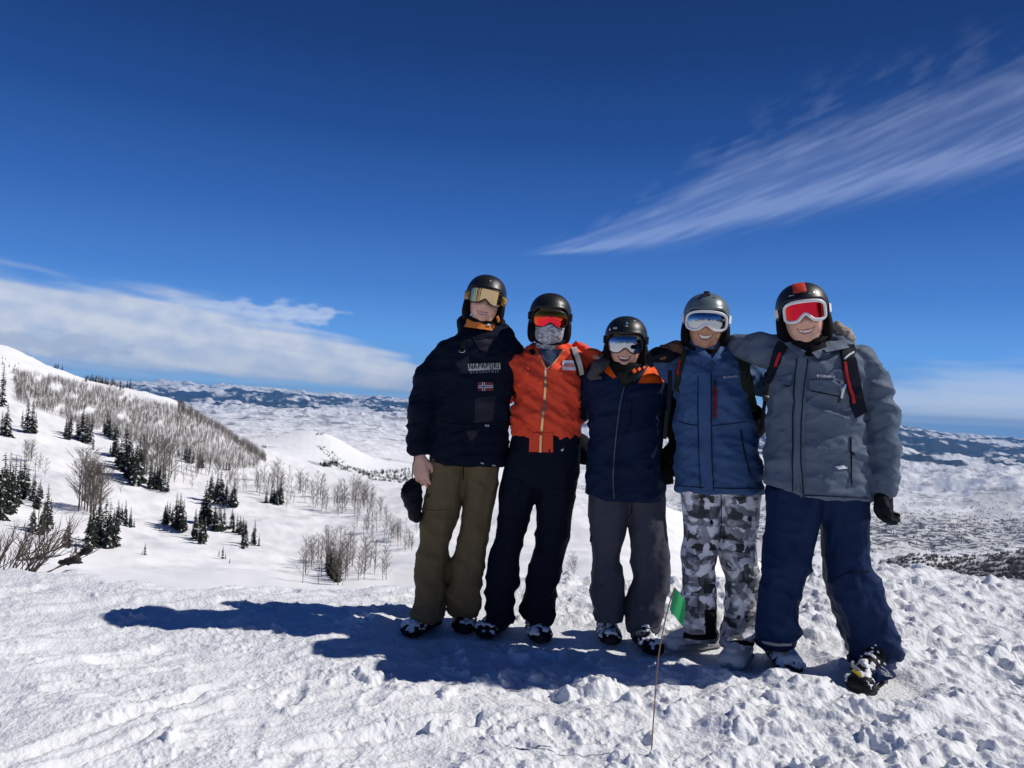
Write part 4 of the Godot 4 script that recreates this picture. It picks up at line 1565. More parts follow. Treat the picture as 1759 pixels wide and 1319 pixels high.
func make_object_materials() -> void:
	var cloth := noise_texture(noise(0.022, 4, 81, FastNoiseLite.TYPE_SIMPLEX_SMOOTH, FastNoiseLite.FRACTAL_RIDGED), 512)
	var weave := noise_texture(noise(0.11, 3, 83), 512)
	var leathery := noise_texture(noise(0.06, 3, 85), 256)
	for c in [["anorak_navy", Color(0.0055, 0.0095, 0.022), 0.8, cloth], ["anorak_flap_and_sunlit", Color(0.026, 0.026, 0.038), 0.5, cloth], ["olive", Color(0.150, 0.114, 0.060), 0.75, cloth], ["bomber_orange", Color(0.86, 0.088, 0.040), 0.62, cloth],  # the paler anorak serves its collar flap and painted sunlit patches
		["black_rib", Color(0.006, 0.007, 0.011), 0.85, weave], ["ink_trousers", Color(0.005, 0.0085, 0.019), 0.7, cloth], ["shell_navy", Color(0.0075, 0.017, 0.050), 0.62, cloth], ["yoke_orange", Color(0.88, 0.115, 0.012), 0.6, cloth],
		["grey_trousers", Color(0.064, 0.068, 0.090), 0.7, cloth], ["parka_blue", Color(0.043, 0.092, 0.210), 0.58, cloth], ["parka_grey", Color(0.104, 0.138, 0.190), 0.62, cloth], ["snow_trousers_blue", Color(0.0065, 0.020, 0.070), 0.55, cloth],
		["grey_fleece", Color(0.07, 0.07, 0.075), 0.9, weave], ["dark_fleece", Color(0.010, 0.013, 0.011), 0.9, weave], ["orange_gaiter", Color(0.72, 0.22, 0.05), 0.8, weave], ["tee_blue", Color(0.035, 0.055, 0.10), 0.85, weave],
		["strap_green", Color(0.018, 0.028, 0.018), 0.8, weave], ["strap_navy", Color(0.010, 0.013, 0.024), 0.8, weave], ["strap_white", Color(0.62, 0.60, 0.54), 0.8, weave], ["strap_black", Color(0.006, 0.006, 0.007), 0.75, weave],
		["red_piping", Color(0.45, 0.02, 0.03), 0.6, weave], ["zip_red", Color(0.16, 0.012, 0.025), 0.5, weave], ["glove_black", Color(0.009, 0.011, 0.016), 0.65, leathery], ["glove_tan", Color(0.20, 0.115, 0.07), 0.8, leathery],
		["mitten_black", Color(0.014, 0.014, 0.018), 0.6, leathery], ["boot_black", Color(0.011, 0.011, 0.013), 0.5, leathery], ["boot_white", Color(0.62, 0.62, 0.60), 0.45, leathery], ["boot_grey", Color(0.30, 0.31, 0.32), 0.5, leathery],
		["fur_grey", Color(0.36, 0.32, 0.27), 0.95, weave], ["seam_dark", Color(0.010, 0.014, 0.026), 0.8, weave]]:
		var m := mat(c[0], c[1], c[2])
		relief(m, c[3], 2.6 if c[3] == cloth else 9.0, 0.16 if c[3] == cloth else 0.10)
		m.metallic_specular = 0.22
	for c in [["helmet_black", Color(0.011, 0.012, 0.014), 0.42, 0.0], ["helmet_slate", Color(0.125, 0.165, 0.185), 0.34, 0.0], ["black_plastic", Color(0.008, 0.008, 0.009), 0.4, 0.0], ["white_plastic", Color(0.78, 0.78, 0.80), 0.4, 0.0],
		["mustard", Color(0.42, 0.24, 0.03), 0.5, 0.0], ["tape_red", Color(0.70, 0.062, 0.022), 0.42, 0.0], ["teeth", Color(0.82, 0.78, 0.68), 0.3, 0.0], ["lip", Color(0.42, 0.17, 0.14), 0.45, 0.0], ["mouth_dark", Color(0.10, 0.02, 0.02), 0.6, 0.0],
		["sole", Color(0.012, 0.012, 0.013), 0.8, 0.0], ["steel", Color(0.6, 0.6, 0.6), 0.3, 1.0], ["brass", Color(0.75, 0.52, 0.25), 0.35, 1.0], ["print_white", Color(0.70, 0.70, 0.72), 0.6, 0.0], ["print_grey", Color(0.42, 0.45, 0.48), 0.6, 0.0], ["patch_silver", Color(0.50, 0.52, 0.55), 0.5, 0.0],
		["zip_dim", Color(0.07, 0.08, 0.11), 0.6, 0.0], ["print_black", Color(0.01, 0.01, 0.012), 0.6, 0.0], ["flag_red", Color(0.20, 0.022, 0.035), 0.7, 0.0], ["flag_blue", Color(0.02, 0.035, 0.16), 0.7, 0.0], ["patch_white", Color(0.72, 0.74, 0.82), 0.7, 0.0], ["nasa_red", Color(0.60, 0.02, 0.05), 0.6, 0.0],
		["yellow_rubber", Color(0.62, 0.45, 0.02), 0.5, 0.0], ["marker_green", Color(0.025, 0.36, 0.13), 0.55, 0.0], ["wire_brown", Color(0.26, 0.16, 0.10), 0.5, 0.3], ["sticker_blue", Color(0.05, 0.20, 0.36), 0.5, 0.0]]:
		mat(c[0], c[1], c[2], c[3])
	for c in [["skin_pale", Color(0.74, 0.43, 0.32)], ["skin_rosy", Color(0.70, 0.39, 0.285)], ["skin_tan", Color(0.54, 0.275, 0.165)]]:
		var m := mat(c[0], c[1], 0.5)
		m.subsurf_scatter_enabled = true
		m.subsurf_scatter_strength = 0.12
		relief(m, leathery, 14.0, 0.10)
	for c in [["lens_gold", Color(0.62, 0.46, 0.25)], ["lens_red", Color(1, 1, 1)], ["lens_fire", Color(1, 1, 1)], ["lens_silver", Color(0.44, 0.46, 0.50)]]:
		mat(c[0], c[1], 0.06, 1.0)
	M.lens_red.vertex_color_use_as_albedo = true
	M.lens_fire.vertex_color_use_as_albedo = true
	M.marker_green.backlight_enabled = true
	M.marker_green.backlight = Color(0.10, 0.55, 0.25)
	M.camo = mat("camo", Color(1, 1, 1), 0.7)
	M.camo.albedo_texture = ImageTexture.create_from_image(camo_image())
	relief(M.camo, cloth, 2.6, 0.35)
	M.camo.uv1_scale = Vector3(1.1, 1.25, 1.1)
	M.marble = mat("marble_cloth", Color(1, 1, 1), 0.8)
	M.marble.albedo_texture = ImageTexture.create_from_image(marble_image())
	relief(M.marble, weave, 5.0, 0.1)
	M.marble.uv1_scale = Vector3(2.0, 2.0, 2.0)
	M.crust = mat("snow_crust", Color(0.86, 0.88, 0.92), 0.7)
	relief(M.crust, noise_texture(noise(0.08, 4, 87), 256), 6.0, 0.5)

func camo_image() -> Image:
	var out := Image.create(512, 512, false, Image.FORMAT_RGB8)
	var dark := Color(0.010, 0.011, 0.015).linear_to_srgb()
	var grey := Color(0.07, 0.076, 0.10).linear_to_srgb()
	var pale := Color(0.20, 0.22, 0.27).linear_to_srgb()
	var white := Color(0.82, 0.83, 0.90).linear_to_srgb()
	var layers: Array[Image] = []
	for i in 3:
		var f := noise(0.0145, 2, 91 + i * 7)
		f.domain_warp_enabled = true
		f.domain_warp_amplitude = 26.0
		f.domain_warp_frequency = 0.016
		layers.append(f.get_seamless_image(512, 512, false, false, 0.15, true))
	for y in 512:
		for x in 512:
			var yy := y
			var yh := y
			var c := white
			if layers[0].get_pixel(x, yy).r > 0.535: c = grey
			if layers[1].get_pixel(x, yy).r > 0.565: c = pale
			if layers[2].get_pixel(x, (yy + 100) % 512).r > 0.55: c = dark
			if layers[0].get_pixel((x + 250) % 512, (yy + 60) % 512).r > 0.66: c = white
			out.set_pixel(x, yh, c)
	return out

func marble_image() -> Image:
	var f := noise(0.012, 3, 97)
	f.domain_warp_enabled = true
	f.domain_warp_amplitude = 30.0
	f.domain_warp_frequency = 0.012
	var im := f.get_seamless_image(256, 256, false, false, 0.15, true)
	var out := Image.create(256, 256, false, Image.FORMAT_RGB8)
	for y in 256:
		for x in 256:
			var t := im.get_pixel(x, (y * 2) % 256).r * 4.5
			var q: float = t - floor(t)
			var c := Color(0.62, 0.63, 0.70)
			if q < 0.13: c = Color(0.03, 0.03, 0.035)
			elif q < 0.45: c = Color(0.26, 0.28, 0.33)
			elif q < 0.52: c = Color(0.12, 0.12, 0.12)
			elif q > 0.86: c = Color(0.36, 0.38, 0.44)
			out.set_pixel(x, y, c.linear_to_srgb())
	return out

# rows of [py, left px, right px, half depth in metres] at so many metres; zoff(py) moves a row towards the camera
func rows_at(list: Array, depth: float, hang := 0.0, low := 0.0) -> Array:      # depth changes by `hang` metres towards the camera from the first row to the last
	var out := []
	for r in list:
		var t: float = clampf((r[0] - list[0][0]) / (list[-1][0] - list[0][0]), 0, 1)
		var d := depth - hang * t
		var l := at(r[1], r[0], d)
		var q := at(r[2], r[0], d)
		var mid := (l + q) / 2
		var hw := l.distance_to(q) / 2
		out.append([mid.y, mid.x, mid.z, hw, r[3] if r.size() > 3 else hw * 1.06])
	return out

func narrower(rows: Array, k: float) -> Array:
	var out := []
	for r in rows: out.append([r[0], r[1], r[2], r[3] * k, r[4] * k])
	return out

func joints(list: Array, depth: float) -> Array:      # [px, py, metres towards the camera, radius]
	var out := []
	for j in list: out.append([at(j[0], j[1], depth - j[2]), j[3]])
	return out

func hand_field(wrist: Vector3, along: Vector3, thumb: Vector3, size: float, fat: float, curl: float, flip := 1.0) -> Field:     # along: wrist to fingers; thumb: side of the thumb; the palm faces along x thumb
	var f := Field.new()
	f.k = 0.007 * size
	var y := along.normalized()
	var x := (thumb - y * thumb.dot(y)).normalized()
	var z := y.cross(x).normalized() * flip
	var pt := func(px: float, py: float, pz: float) -> Vector3: return wrist + (x * px + y * py + z * pz) * size
	f.cap(pt.call(0.0, -0.04, 0.0), pt.call(0.0, 0.01, 0.0), 0.024 * minf(fat, 1.3) * size, 0.026 * minf(fat, 1.4) * size, z, 1.35)
	f.cap(pt.call(0.008, 0.0, 0.0), pt.call(0.026, 0.085, 0.0), 0.022 * fat * size, 0.019 * fat * size, z, 1.5)
	f.cap(pt.call(-0.004, 0.0, 0.0), pt.call(-0.006, 0.088, 0.0), 0.022 * fat * size, 0.020 * fat * size, z, 1.5)
	f.cap(pt.call(-0.012, 0.0, 0.0), pt.call(-0.032, 0.078, 0.0), 0.020 * fat * size, 0.017 * fat * size, z, 1.4)
	var lens := [0.070, 0.080, 0.074, 0.057]
	for i in 4:
		var bx := lerpf(0.031, -0.036, i / 3.0)
		var p := Vector3(bx, 0.088 - absf(i - 1.2) * 0.005, 0)
		var ang := curl * (0.35 + 0.08 * i)
		var r := (0.0098 - 0.0006 * i) * fat
		for s in 3:
			var ln: float = lens[i] * [0.46, 0.31, 0.25][s]
			var q: Vector3 = p + Vector3(bx * 0.12 * cos(ang), cos(ang), sin(ang)) * ln
			f.cap(pt.call(p.x, p.y, p.z), pt.call(q.x, q.y, q.z), r * size, r * 0.93 * size)
			p = q
			r *= 0.93
			ang += curl * (0.75 - 0.15 * s)
	var t0 := Vector3(0.018, 0.012, 0.006)
	var t1 := Vector3(0.047, 0.048, 0.018)
	var t2 := Vector3(0.053, 0.080, 0.026 + 0.012 * curl)
	var t3 := Vector3(0.050, 0.103, 0.032 + 0.020 * curl)
	f.cap(pt.call(t0.x, t0.y, t0.z), pt.call(t1.x, t1.y, t1.z), 0.0165 * fat * size, 0.0125 * fat * size)
	f.cap(pt.call(t1.x, t1.y, t1.z), pt.call(t2.x, t2.y, t2.z), 0.0120 * fat * size, 0.0105 * fat * size)
	f.cap(pt.call(t2.x, t2.y, t2.z), pt.call(t3.x, t3.y, t3.z), 0.0105 * fat * size, 0.0090 * fat * size)
	return f

func face_field(t: Transform3D, s: float, mouth_open := 0.0) -> Field:      # head and neck; the eyes lie behind the goggles
	var f := Field.new()
	f.k = 0.022 * s
	var b := t.basis.orthonormalized()
	var e := func(c: Vector3, r: Vector3) -> void: f.egg(t.origin + b * (c * s), r * s, b)
	var c := func(p: Vector3, q: Vector3, r1: float, r2: float) -> void: f.cap(t.origin + b * (p * s), t.origin + b * (q * s), r1 * s, r2 * s)
	e.call(Vector3(0, 0.035, -0.012), Vector3(0.074, 0.088, 0.092))
	e.call(Vector3(0, -0.035, 0.022), Vector3(0.068, 0.078, 0.070))
	e.call(Vector3(0, -0.088, 0.052 + 0.004 * mouth_open), Vector3(0.040, 0.036 + 0.006 * mouth_open, 0.036))
	e.call(Vector3(0, -0.114 - 0.008 * mouth_open, 0.068), Vector3(0.021, 0.015, 0.016))
	for sd in [-1.0, 1.0]:
		e.call(Vector3(0.040 * sd, -0.048, 0.064), Vector3(0.026, 0.024, 0.022))
		c.call(Vector3(0.058 * sd, -0.05, 0.01), Vector3(0.034 * sd, -0.108, 0.045), 0.022, 0.018)
		e.call(Vector3(0.074 * sd, -0.012, -0.012), Vector3(0.010, 0.030, 0.020))
		e.call(Vector3(0.012 * sd, -0.050, 0.096), Vector3(0.0085, 0.0075, 0.010))
		c.call(Vector3(0.026 * sd, -0.052, 0.088), Vector3(0.046 * sd, -0.078, 0.068), 0.011, 0.010)
		e.call(Vector3(0.031 * sd, 0.004, 0.070), Vector3(0.016, 0.011, 0.014))
	c.call(Vector3(0, 0.015, 0.082), Vector3(0, -0.044, 0.105), 0.010, 0.0125)
	c.call(Vector3(0, -0.09, -0.02), Vector3(0, -0.19, -0.035), 0.056, 0.060)
	return f

func on_face(f: Field, t: Transform3D, s: float, x: float, y: float, off := 0.0) -> Vector3:     # a place on the face, found by walking in from in front
	var b := t.basis.orthonormalized()
	var use := PackedInt32Array(range(f.kind.size()))
	var z := 0.17
	for i in 24:
		var d := f.value(t.origin + b * (Vector3(x, y, z) * s), use)
		if d < 0.0006: break
		z -= maxf(d / s, 0.0008)
		if z < 0.0: break
	return t.origin + b * (Vector3(x, y, z) * s + Vector3(0, 0, off))

func smile(f: Field, t: Transform3D, s: float, p: Node3D, origin: Vector3, w: float, y: float, up: float, open: float, teeth: float, skew := 0.0) -> void:
	var n := 14
	var top := PackedVector3Array()
	var low := PackedVector3Array()
	var tv := PackedVector3Array()
	var ti := PackedInt32Array()
	var dv := PackedVector3Array()
	var di := PackedInt32Array()
	for i in n + 1:
		var u := i / float(n) * 2.0 - 1.0
		var x := u * w + skew
		var yt := y + up * u * u * absf(u) * 0.6 + up * u * u * 0.4
		var gap := open * pow(maxf(1.0 - u * u, 0.0), 0.7)
		top.append(on_face(f, t, s, x, yt + 0.0015, 0.0006))
		low.append(on_face(f, t, s, x, yt - gap - 0.0015, 0.0006))
		var th := minf(gap * 0.86, teeth) * clampf((1.0 - pow(absf(u) / 0.86, 4.0)) * 1.4, 0.02, 1.0)
		tv.append(on_face(f, t, s, x, yt - gap * 0.03, 0.0010))
		tv.append(on_face(f, t, s, x, yt - gap * 0.03 - th, 0.0010))
		dv.append(on_face(f, t, s, x, yt, 0.0006))
		dv.append(on_face(f, t, s, x, yt - gap - 0.0008, 0.0006))
		if i:
			var o := i * 2 - 2
			ti.append_array(PackedInt32Array([o, o + 2, o + 1, o + 1, o + 2, o + 3]))
			di.append_array(PackedInt32Array([o, o + 2, o + 1, o + 1, o + 2, o + 3]))
	put("teeth", mesh_at([tv, ti], origin), M.teeth, p)
	put("mouth", mesh_at([dv, di], origin), M.mouth_dark, p)
	var ru := []
	var rl := []
	for i in n + 1:
		var u := i / float(n) * 2.0 - 1.0
		ru.append((0.0010 + 0.0015 * (1.0 - u * u)) * s)
		rl.append((0.0010 + 0.0028 * (1.0 - u * u)) * s)
	put("lip", mesh_at(tube(top, ru, 6), origin), M.lip, p)
	put("lip", mesh_at(tube(low, rl, 6), origin), M.lip, p)

# ---- helmet and goggles, in the head's own axes (x to the picture's right, y up, z out of the face), metres at scale 1
const DOME := Vector3(0.112, 0.122, 0.138)
const DOME_AT := Vector3(0, 0.012, -0.012)

func dome(phi: float, y: float, off := 0.0) -> Vector3:      # phi 0 in front; a place on the shell at height y
	var q := clampf((y - DOME_AT.y) / DOME.y, -0.999, 0.999)
	var s := pow(1.0 - pow(absf(q), 2.25), 1.0 / 2.25)
	var d := Vector3(sin(phi) * (DOME.x + off) * s, y - DOME_AT.y + off * q, cos(phi) * (DOME.z + off) * s)
	return DOME_AT + d

func brim(phi: float, front_y: float, side_y: float) -> float:
	var c := cos(phi)
	return lerpf(side_y, front_y, smoothstep(0.15, 0.80, c)) if c > 0 else lerpf(side_y, side_y - 0.025, smoothstep(0.0, 0.9, -c))

func helmet_shell(front_y: float, side_y: float) -> Array:
	var v := PackedVector3Array()
	var idx := PackedInt32Array()
	var n := 56
	var m := 26
	for j in m + 5:
		for i in n:
			var phi := TAU * i / n
			var yb := brim(phi, front_y, side_y)
			var top := DOME_AT.y + DOME.y
			if j <= m:
				var w := j / float(m)
				var y := top - 0.0003 - (top - yb) * (1.0 - cos(w * PI / 2)) if w < 1.0 else yb
				v.append(dome(phi, y, 0.0025 * smoothstep(0.90, 0.97, w)))
			else:
				var k := j - m
				var off: float = [0.0, 0.001, -0.004, -0.012, -0.016][k]
				var dy: float = [0.0, -0.004, -0.006, -0.003, 0.03][k]
				v.append(dome(phi, yb, off) + Vector3(0, dy, 0))
	for j in m + 4:
		for i in n:
			var a := j * n + i
			var b := j * n + (i + 1) % n
			idx.append_array(PackedInt32Array([a, b, a + n, b, b + n, a + n]))
	return [v, idx]

func dome_patch(phi0: float, phi1: float, y0: float, y1: float, off: float, n := 8, m := 8, round_ends := false) -> Array:
	var v := PackedVector3Array()
	var idx := PackedInt32Array()
	for j in m + 1:
		for i in n + 1:
			var u := i / float(n) * 2.0 - 1.0
			var w := j / float(m) * 2.0 - 1.0
			var k := sqrt(maxf(1.0 - pow(u, 4.0), 0.0)) if round_ends else 1.0
			var edge := i == 0 or i == n or j == 0 or j == m
			v.append(dome(lerpf(phi0, phi1, i / float(n)), (y0 + y1) / 2 + (y1 - y0) / 2 * -w * k, off * (0.0 if edge else 1.0) - (0.001 if edge else 0.0)))
	for j in m:
		for i in n:
			var o := j * (n + 1) + i
			idx.append_array(PackedInt32Array([o, o + 1, o + n + 1, o + 1, o + n + 2, o + n + 1]))
	return [v, idx]

func dome_strip(x0: float, x1: float, y0: float, y1: float, off: float) -> Array:      # a patch of even width running up over the dome
	var v := PackedVector3Array()
	var idx := PackedInt32Array()
	for j in 15:
		for i in 7:
			var y := lerpf(y1, y0, pow(j / 14.0, 1.6))
			var q := (y - DOME_AT.y) / DOME.y
			var s := pow(1.0 - pow(absf(q), 2.25), 1.0 / 2.25)
			var edge := i == 0 or i == 6 or j == 0 or j == 14
			v.append(dome(asin(clampf(lerpf(x0, x1, i / 6.0) / (DOME.x * s), -0.98, 0.98)), y, -0.001 if edge else off))
	for j in 14:
		for i in 6:
			var o := j * 7 + i
			idx.append_array(PackedInt32Array([o, o + 1, o + 7, o + 1, o + 8, o + 7]))
	return [v, idx]

func lens_point(g: Dictionary, x: float, y: float, off := 0.0) -> Vector3:
	var r: float = g.r
	var th: float = x / r
	var q: float = (y - g.y) / g.h
	return Vector3(sin(th) * (r + off), y, g.z - r + cos(th) * (r + off) - g.bulge * q * q + (y - g.y) * g.get("tilt", 0.12))

func lens_edge(g: Dictionary, u: float, top: bool) -> float:
	var k := pow(maxf(1.0 - pow(absf(u), g.square), 0.0), 1.0 / g.square)
	if top: return g.y + g.h * k * (1.0 - 0.06 * u * u)
	return g.y - g.h * k * (1.0 - 0.10 * (1.0 - absf(u))) + g.notch * exp(-pow(u / 0.25, 2.0))

func goggles(g: Dictionary, s: float) -> Dictionary:
	var v := PackedVector3Array()
	var idx := PackedInt32Array()
	var n := 40
	var m := 14
	for j in m + 1:
		for i in n + 1:
			var u := sin((i / float(n) * 2.0 - 1.0) * PI / 2)
			var y := lerpf(lens_edge(g, u, true), lens_edge(g, u, false), j / float(m))
			v.append(lens_point(g, u * g.w, y) * s)
	for j in m:
		for i in n:
			var o := j * (n + 1) + i
			idx.append_array(PackedInt32Array([o, o + 1, o + n + 1, o + 1, o + n + 2, o + n + 1]))
	var tint := PackedColorArray()       # the mirror coating's colour, from the middle to the rim
	if g.has("coat"):
		for j in m + 1:
			for i in n + 1:
				var e := maxf(absf(i / float(n) * 2.0 - 1.0), (1.0 - j / float(m)) * float(g.get("top", 0.0)))
				tint.append(g.coat[0].lerp(g.coat[1], smoothstep(0.35, 0.80, e)).lerp(g.coat[2], smoothstep(0.78, 1.0, e)))
	var rim := PackedVector3Array()
	for i in n: rim.append(v[i])
	for i in n: rim.append(v[m * (n + 1) + n - i])
	var out := rim.duplicate()
	var fv := PackedVector3Array()
	var fi := PackedInt32Array()
	var mid := lens_point(g, 0, g.y) * s
	for i in rim.size():
		var away := (rim[i] - mid)
		away.z = 0
		fv.append(rim[i] + away.normalized() * 0.002 * s + Vector3(0, 0, -0.002))
		var back := rim[i] * Vector3(0.93, 0.97, 1) - Vector3(0, 0, 0.042 * s)
		back.z = minf(back.z, 0.075 * s)
		fv.append(back)
	var q := rim.size()
	for i in q:
		var a := i * 2
		var b := (i + 1) % q * 2
		fi.append_array(PackedInt32Array([a, b, a + 1, b, b + 1, a + 1]))
	return {"lens": [v, idx], "tint": tint, "frame": tube(out, g.rim * s, 8, true), "foam": [fv, fi]}

func strap_round(y: float, half: float, s: float, phi0: float, off := 0.005) -> Array:
	var v := PackedVector3Array()
	var idx := PackedInt32Array()
	var n := 40
	for i in n + 1:
		var phi := lerpf(phi0, TAU - phi0, i / float(n))
		for e in [[-1.0, off - 0.004], [-0.9, off], [0.9, off], [1.0, off - 0.004]]:
			v.append(dome(phi, y + half * e[0] + 0.012 * (1.0 - cos(phi)) * 0.5, e[1]) * s)
	for i in n:
		for j in 3:
			var a := i * 4 + j
			idx.append_array(PackedInt32Array([a, a + 1, a + 4, a + 1, a + 5, a + 4]))
	return [v, idx]

func scaled(a: Array, s: float) -> Array:
	var v: PackedVector3Array = a[0]
	for i in v.size(): v[i] *= s
	return [v, a[1]]

func gear(p: Node3D, head: Transform3D, s: float, shell_mat: Material, g: Dictionary, lens: Material, frame: Material, strap: Material, opt := {}) -> MeshInstance3D:
	var t := Transform3D(head.basis, head.origin - p.position)
	var helmet := put("helmet", mesh_at(scaled(helmet_shell(opt.get("front", 0.050), opt.get("side", -0.035)), s), Vector3.ZERO), shell_mat, p, t)
	for sd in [-1.0, 1.0]:
		var pad := Field.new()
		pad.k = 0.02
		pad.egg(Vector3(0.094 * sd, -0.055, -0.004) * s, Vector3(0.022, 0.066, 0.046) * s)
		pad.egg(Vector3(0.086 * sd, -0.090, 0.008) * s, Vector3(0.020, 0.042, 0.032) * s)
		put("ear_pad", mesh_at(skin_of(pad.net(0.006)), Vector3.ZERO), M.strap_black, helmet)
	# chin strap: down from the ears and under the chin
	var drop: float = opt.get("chin", -0.133)
	var path := PackedVector3Array()
	for i in 21:
		var u := i / 20.0 * 2.0 - 1.0
		path.append(Vector3(0.088 * sin(u * PI / 2), lerpf(drop, -0.085, pow(absf(u), 2.2)), 0.062 * cos(u * PI / 2) + 0.012) * s)
	put("chin_strap", mesh_at(band(path, 0.020 * s, 0.003), Vector3.ZERO), opt.get("chin_mat", M.strap_black), helmet)
	for w in opt.get("vents", []):  # black vents put the shade of their holes into colour; others are marks
		put("vent", mesh_at(scaled(dome_patch(w[0], w[1], w[2], w[3], 0.0016, 8, 4, true), s), Vector3.ZERO), w[4] if w.size() > 4 else M.black_plastic, helmet)
	var parts := goggles(g, s)
	var gg := put("goggles", mesh_at(parts.frame, Vector3.ZERO), frame, p, t)
	put("lens", arrays_mesh(parts.lens[0], parts.lens[1], parts.tint), lens, gg)
	put("foam", mesh_at(parts.foam, Vector3.ZERO), opt.get("foam", M.strap_black), gg)
	put("strap", mesh_at(strap_round(opt.get("strap_y", 0.004), opt.get("strap_half", 0.020), s, opt.get("strap_from", 1.08), 0.0065), Vector3.ZERO), strap, gg)
	return helmet

func head_at(px: float, py: float, depth: float, turn: float, nod: float, tilt: float) -> Transform3D:     # degrees: turn to the picture's right, nod down, tilt clockwise in the picture
	return Transform3D(Basis(Vector3.UP, deg_to_rad(turn)) * Basis(Vector3.RIGHT, deg_to_rad(nod)) * Basis(Vector3.BACK, deg_to_rad(-tilt)), at(px, py, depth))

# ---- boots
func boot(p: Node3D, ankle: Vector3, turn: float, size: float, upper: Material, snow: float, opt := {}) -> MeshInstance3D:      # ankle: the middle of the shaft's top; turn in degrees, 0 points at the camera
	var f := Field.new()
	f.k = 0.03
	var high: float = opt.get("high", 0.15)
	f.k = 0.018
	f.cap(Vector3(0, high, -0.035), Vector3(0, 0.095, -0.030), 0.056, 0.052)
	f.cap(Vector3(0, 0.060, -0.055), Vector3(0, 0.060, 0.0), 0.046, 0.046)
	f.cap(Vector3(0, 0.105, 0.005), Vector3(0, 0.062, 0.120), 0.042, 0.031)
	for sd in [-1.0, 1.0]:
		f.cap(Vector3(0.012 * sd, 0.048, -0.03), Vector3(0.020 * sd, 0.040, 0.160), 0.040, 0.037, Vector3.UP, 1.15)
	f.cap(Vector3(-0.016, 0.040, 0.178), Vector3(0.020, 0.040, 0.182), 0.034, 0.034, Vector3.UP, 1.1)
	if opt.has("shell"):       # a hard boot: cuff and lower shell stepped, a flat toe box
		f.k = 0.010
		f.cap(Vector3(0, 0.15, -0.040), Vector3(0, 0.11, -0.025), 0.058, 0.060)
		f.cap(Vector3(0, 0.100, 0.02), Vector3(0, 0.064, 0.160), 0.048, 0.030)
		f.cap(Vector3(-0.024, 0.040, 0.02), Vector3(-0.022, 0.038, 0.185), 0.032, 0.030)
		f.cap(Vector3(0.024, 0.040, 0.02), Vector3(0.022, 0.038, 0.185), 0.032, 0.030)
	f.cut(Vector3.DOWN, Vector3(0, 0.022, 0))
	var turned := Basis(Vector3.UP, deg_to_rad(turn)) * Basis.from_scale(Vector3.ONE * size)
	var base := Vector3(ankle.x, ankle.y - high * size, ankle.z)
	var t := Transform3D(turned, base - p.position)
	var bump := func(q: Vector3, _n: Vector3) -> float: return crease_b.get_noise_3d(q.x * 12.0, q.y * 16.0, q.z * 12.0) * 0.004 + 0.003 * smoothstep(0.05, 0.045, q.y)
	var s := skin_of(f.net(0.0075), bump)
	var o := put("boot", mesh_at(s, Vector3.ZERO), upper, p, t)
	# the sole, with a toe rand
	var l := Field.new()
	l.k = 0.012
	l.cap(Vector3(0, 0.016, -0.065), Vector3(0, 0.016, 0.02), 0.046, 0.044, Vector3.UP, 2.4)
	l.cap(Vector3(0, 0.016, 0.02), Vector3(0.005, 0.016, 0.165), 0.044, 0.058, Vector3.UP, 3.0)
	put("sole", mesh_at(skin_of(l.net(0.007)), Vector3.ZERO), opt.get("sole", M.sole), o)
	# laces and ankle strap
	for k in opt.get("laces", 4):
		var path := PackedVector3Array()
		for i in 9:
			var u := i / 8.0 * 2.0 - 1.0
			path.append(Vector3(0.030 * u, 0.128 - k * 0.014 - 0.012 * u * u, 0.058 + k * 0.026 - 0.016 * u * u))
		put("lace", mesh_at(tube(path, 0.0035, 5), Vector3.ZERO), opt.get("lace", M.strap_black), o)
	var rand := PackedVector3Array()
	for i in 17:
		var u := (i / 16.0 * 2.0 - 1.0) * 1.9
		rand.append(Vector3(0.057 * sin(clampf(u, -1.57, 1.57)) + 0.003, 0.032, 0.150 + 0.060 * cos(clampf(u, -1.57, 1.57)) - maxf(absf(u) - 1.57, 0.0) * 0.4))
	put("toe_rand", mesh_at(tube(rand, 0.012, 6), Vector3.ZERO), opt.get("rand", M.sole), o)
	if opt.has("buckles"):
		for k in 3:
			var path := PackedVector3Array()
			for i in 7:
				var u := i / 6.0 * 2.0 - 1.0
				path.append(Vector3(0.052 * u, [0.150, 0.126, 0.106][k] - 0.024 * u * u, [0.045, 0.078, 0.122][k] - 0.030 * u * u))
			put("buckle", mesh_at(band(path, 0.014, 0.006), Vector3.ZERO), opt.buckles if k else M.black_plastic, o)
	if opt.has("flash"):
		put("toe_flash", mesh_at(band(PackedVector3Array([Vector3(-0.050, 0.060, 0.10), Vector3(-0.030, 0.080, 0.155), Vector3(0.0, 0.078, 0.185), Vector3(0.03, 0.06, 0.20)]), 0.018, 0.008, Vector3(0, 0.8, 0.6)), Vector3.ZERO), opt.flash, o)
	if snow > 0.0:       # snow stuck to the upper, as lumps of its own
		var v: PackedVector3Array = s[0].duplicate()
		var nn: PackedVector3Array = s[2]
		var keep := PackedFloat32Array()
		for i in v.size():
			var q := v[i]
			var c := crust.get_noise_3d(q.x * 22.0 + turn, q.y * 26.0, q.z * 22.0) * 1.1 + snow - 0.82 + nn[i].y * 0.50 + nn[i].z * 0.06
			if q.y > 0.19: c -= 1.0
			keep.append(c)
			v[i] += nn[i] * clampf(c * 0.03, -0.004, 0.009)
		var idx := PackedInt32Array()
		for k in range(0, s[1].size(), 3):
			if keep[s[1][k]] > -0.1 or keep[s[1][k + 1]] > -0.1 or keep[s[1][k + 2]] > -0.1:
				idx.append_array(PackedInt32Array([s[1][k], s[1][k + 1], s[1][k + 2]]))
		if idx.size(): put("snow_crust", arrays_mesh(v, idx), M.crust, o)
	return o

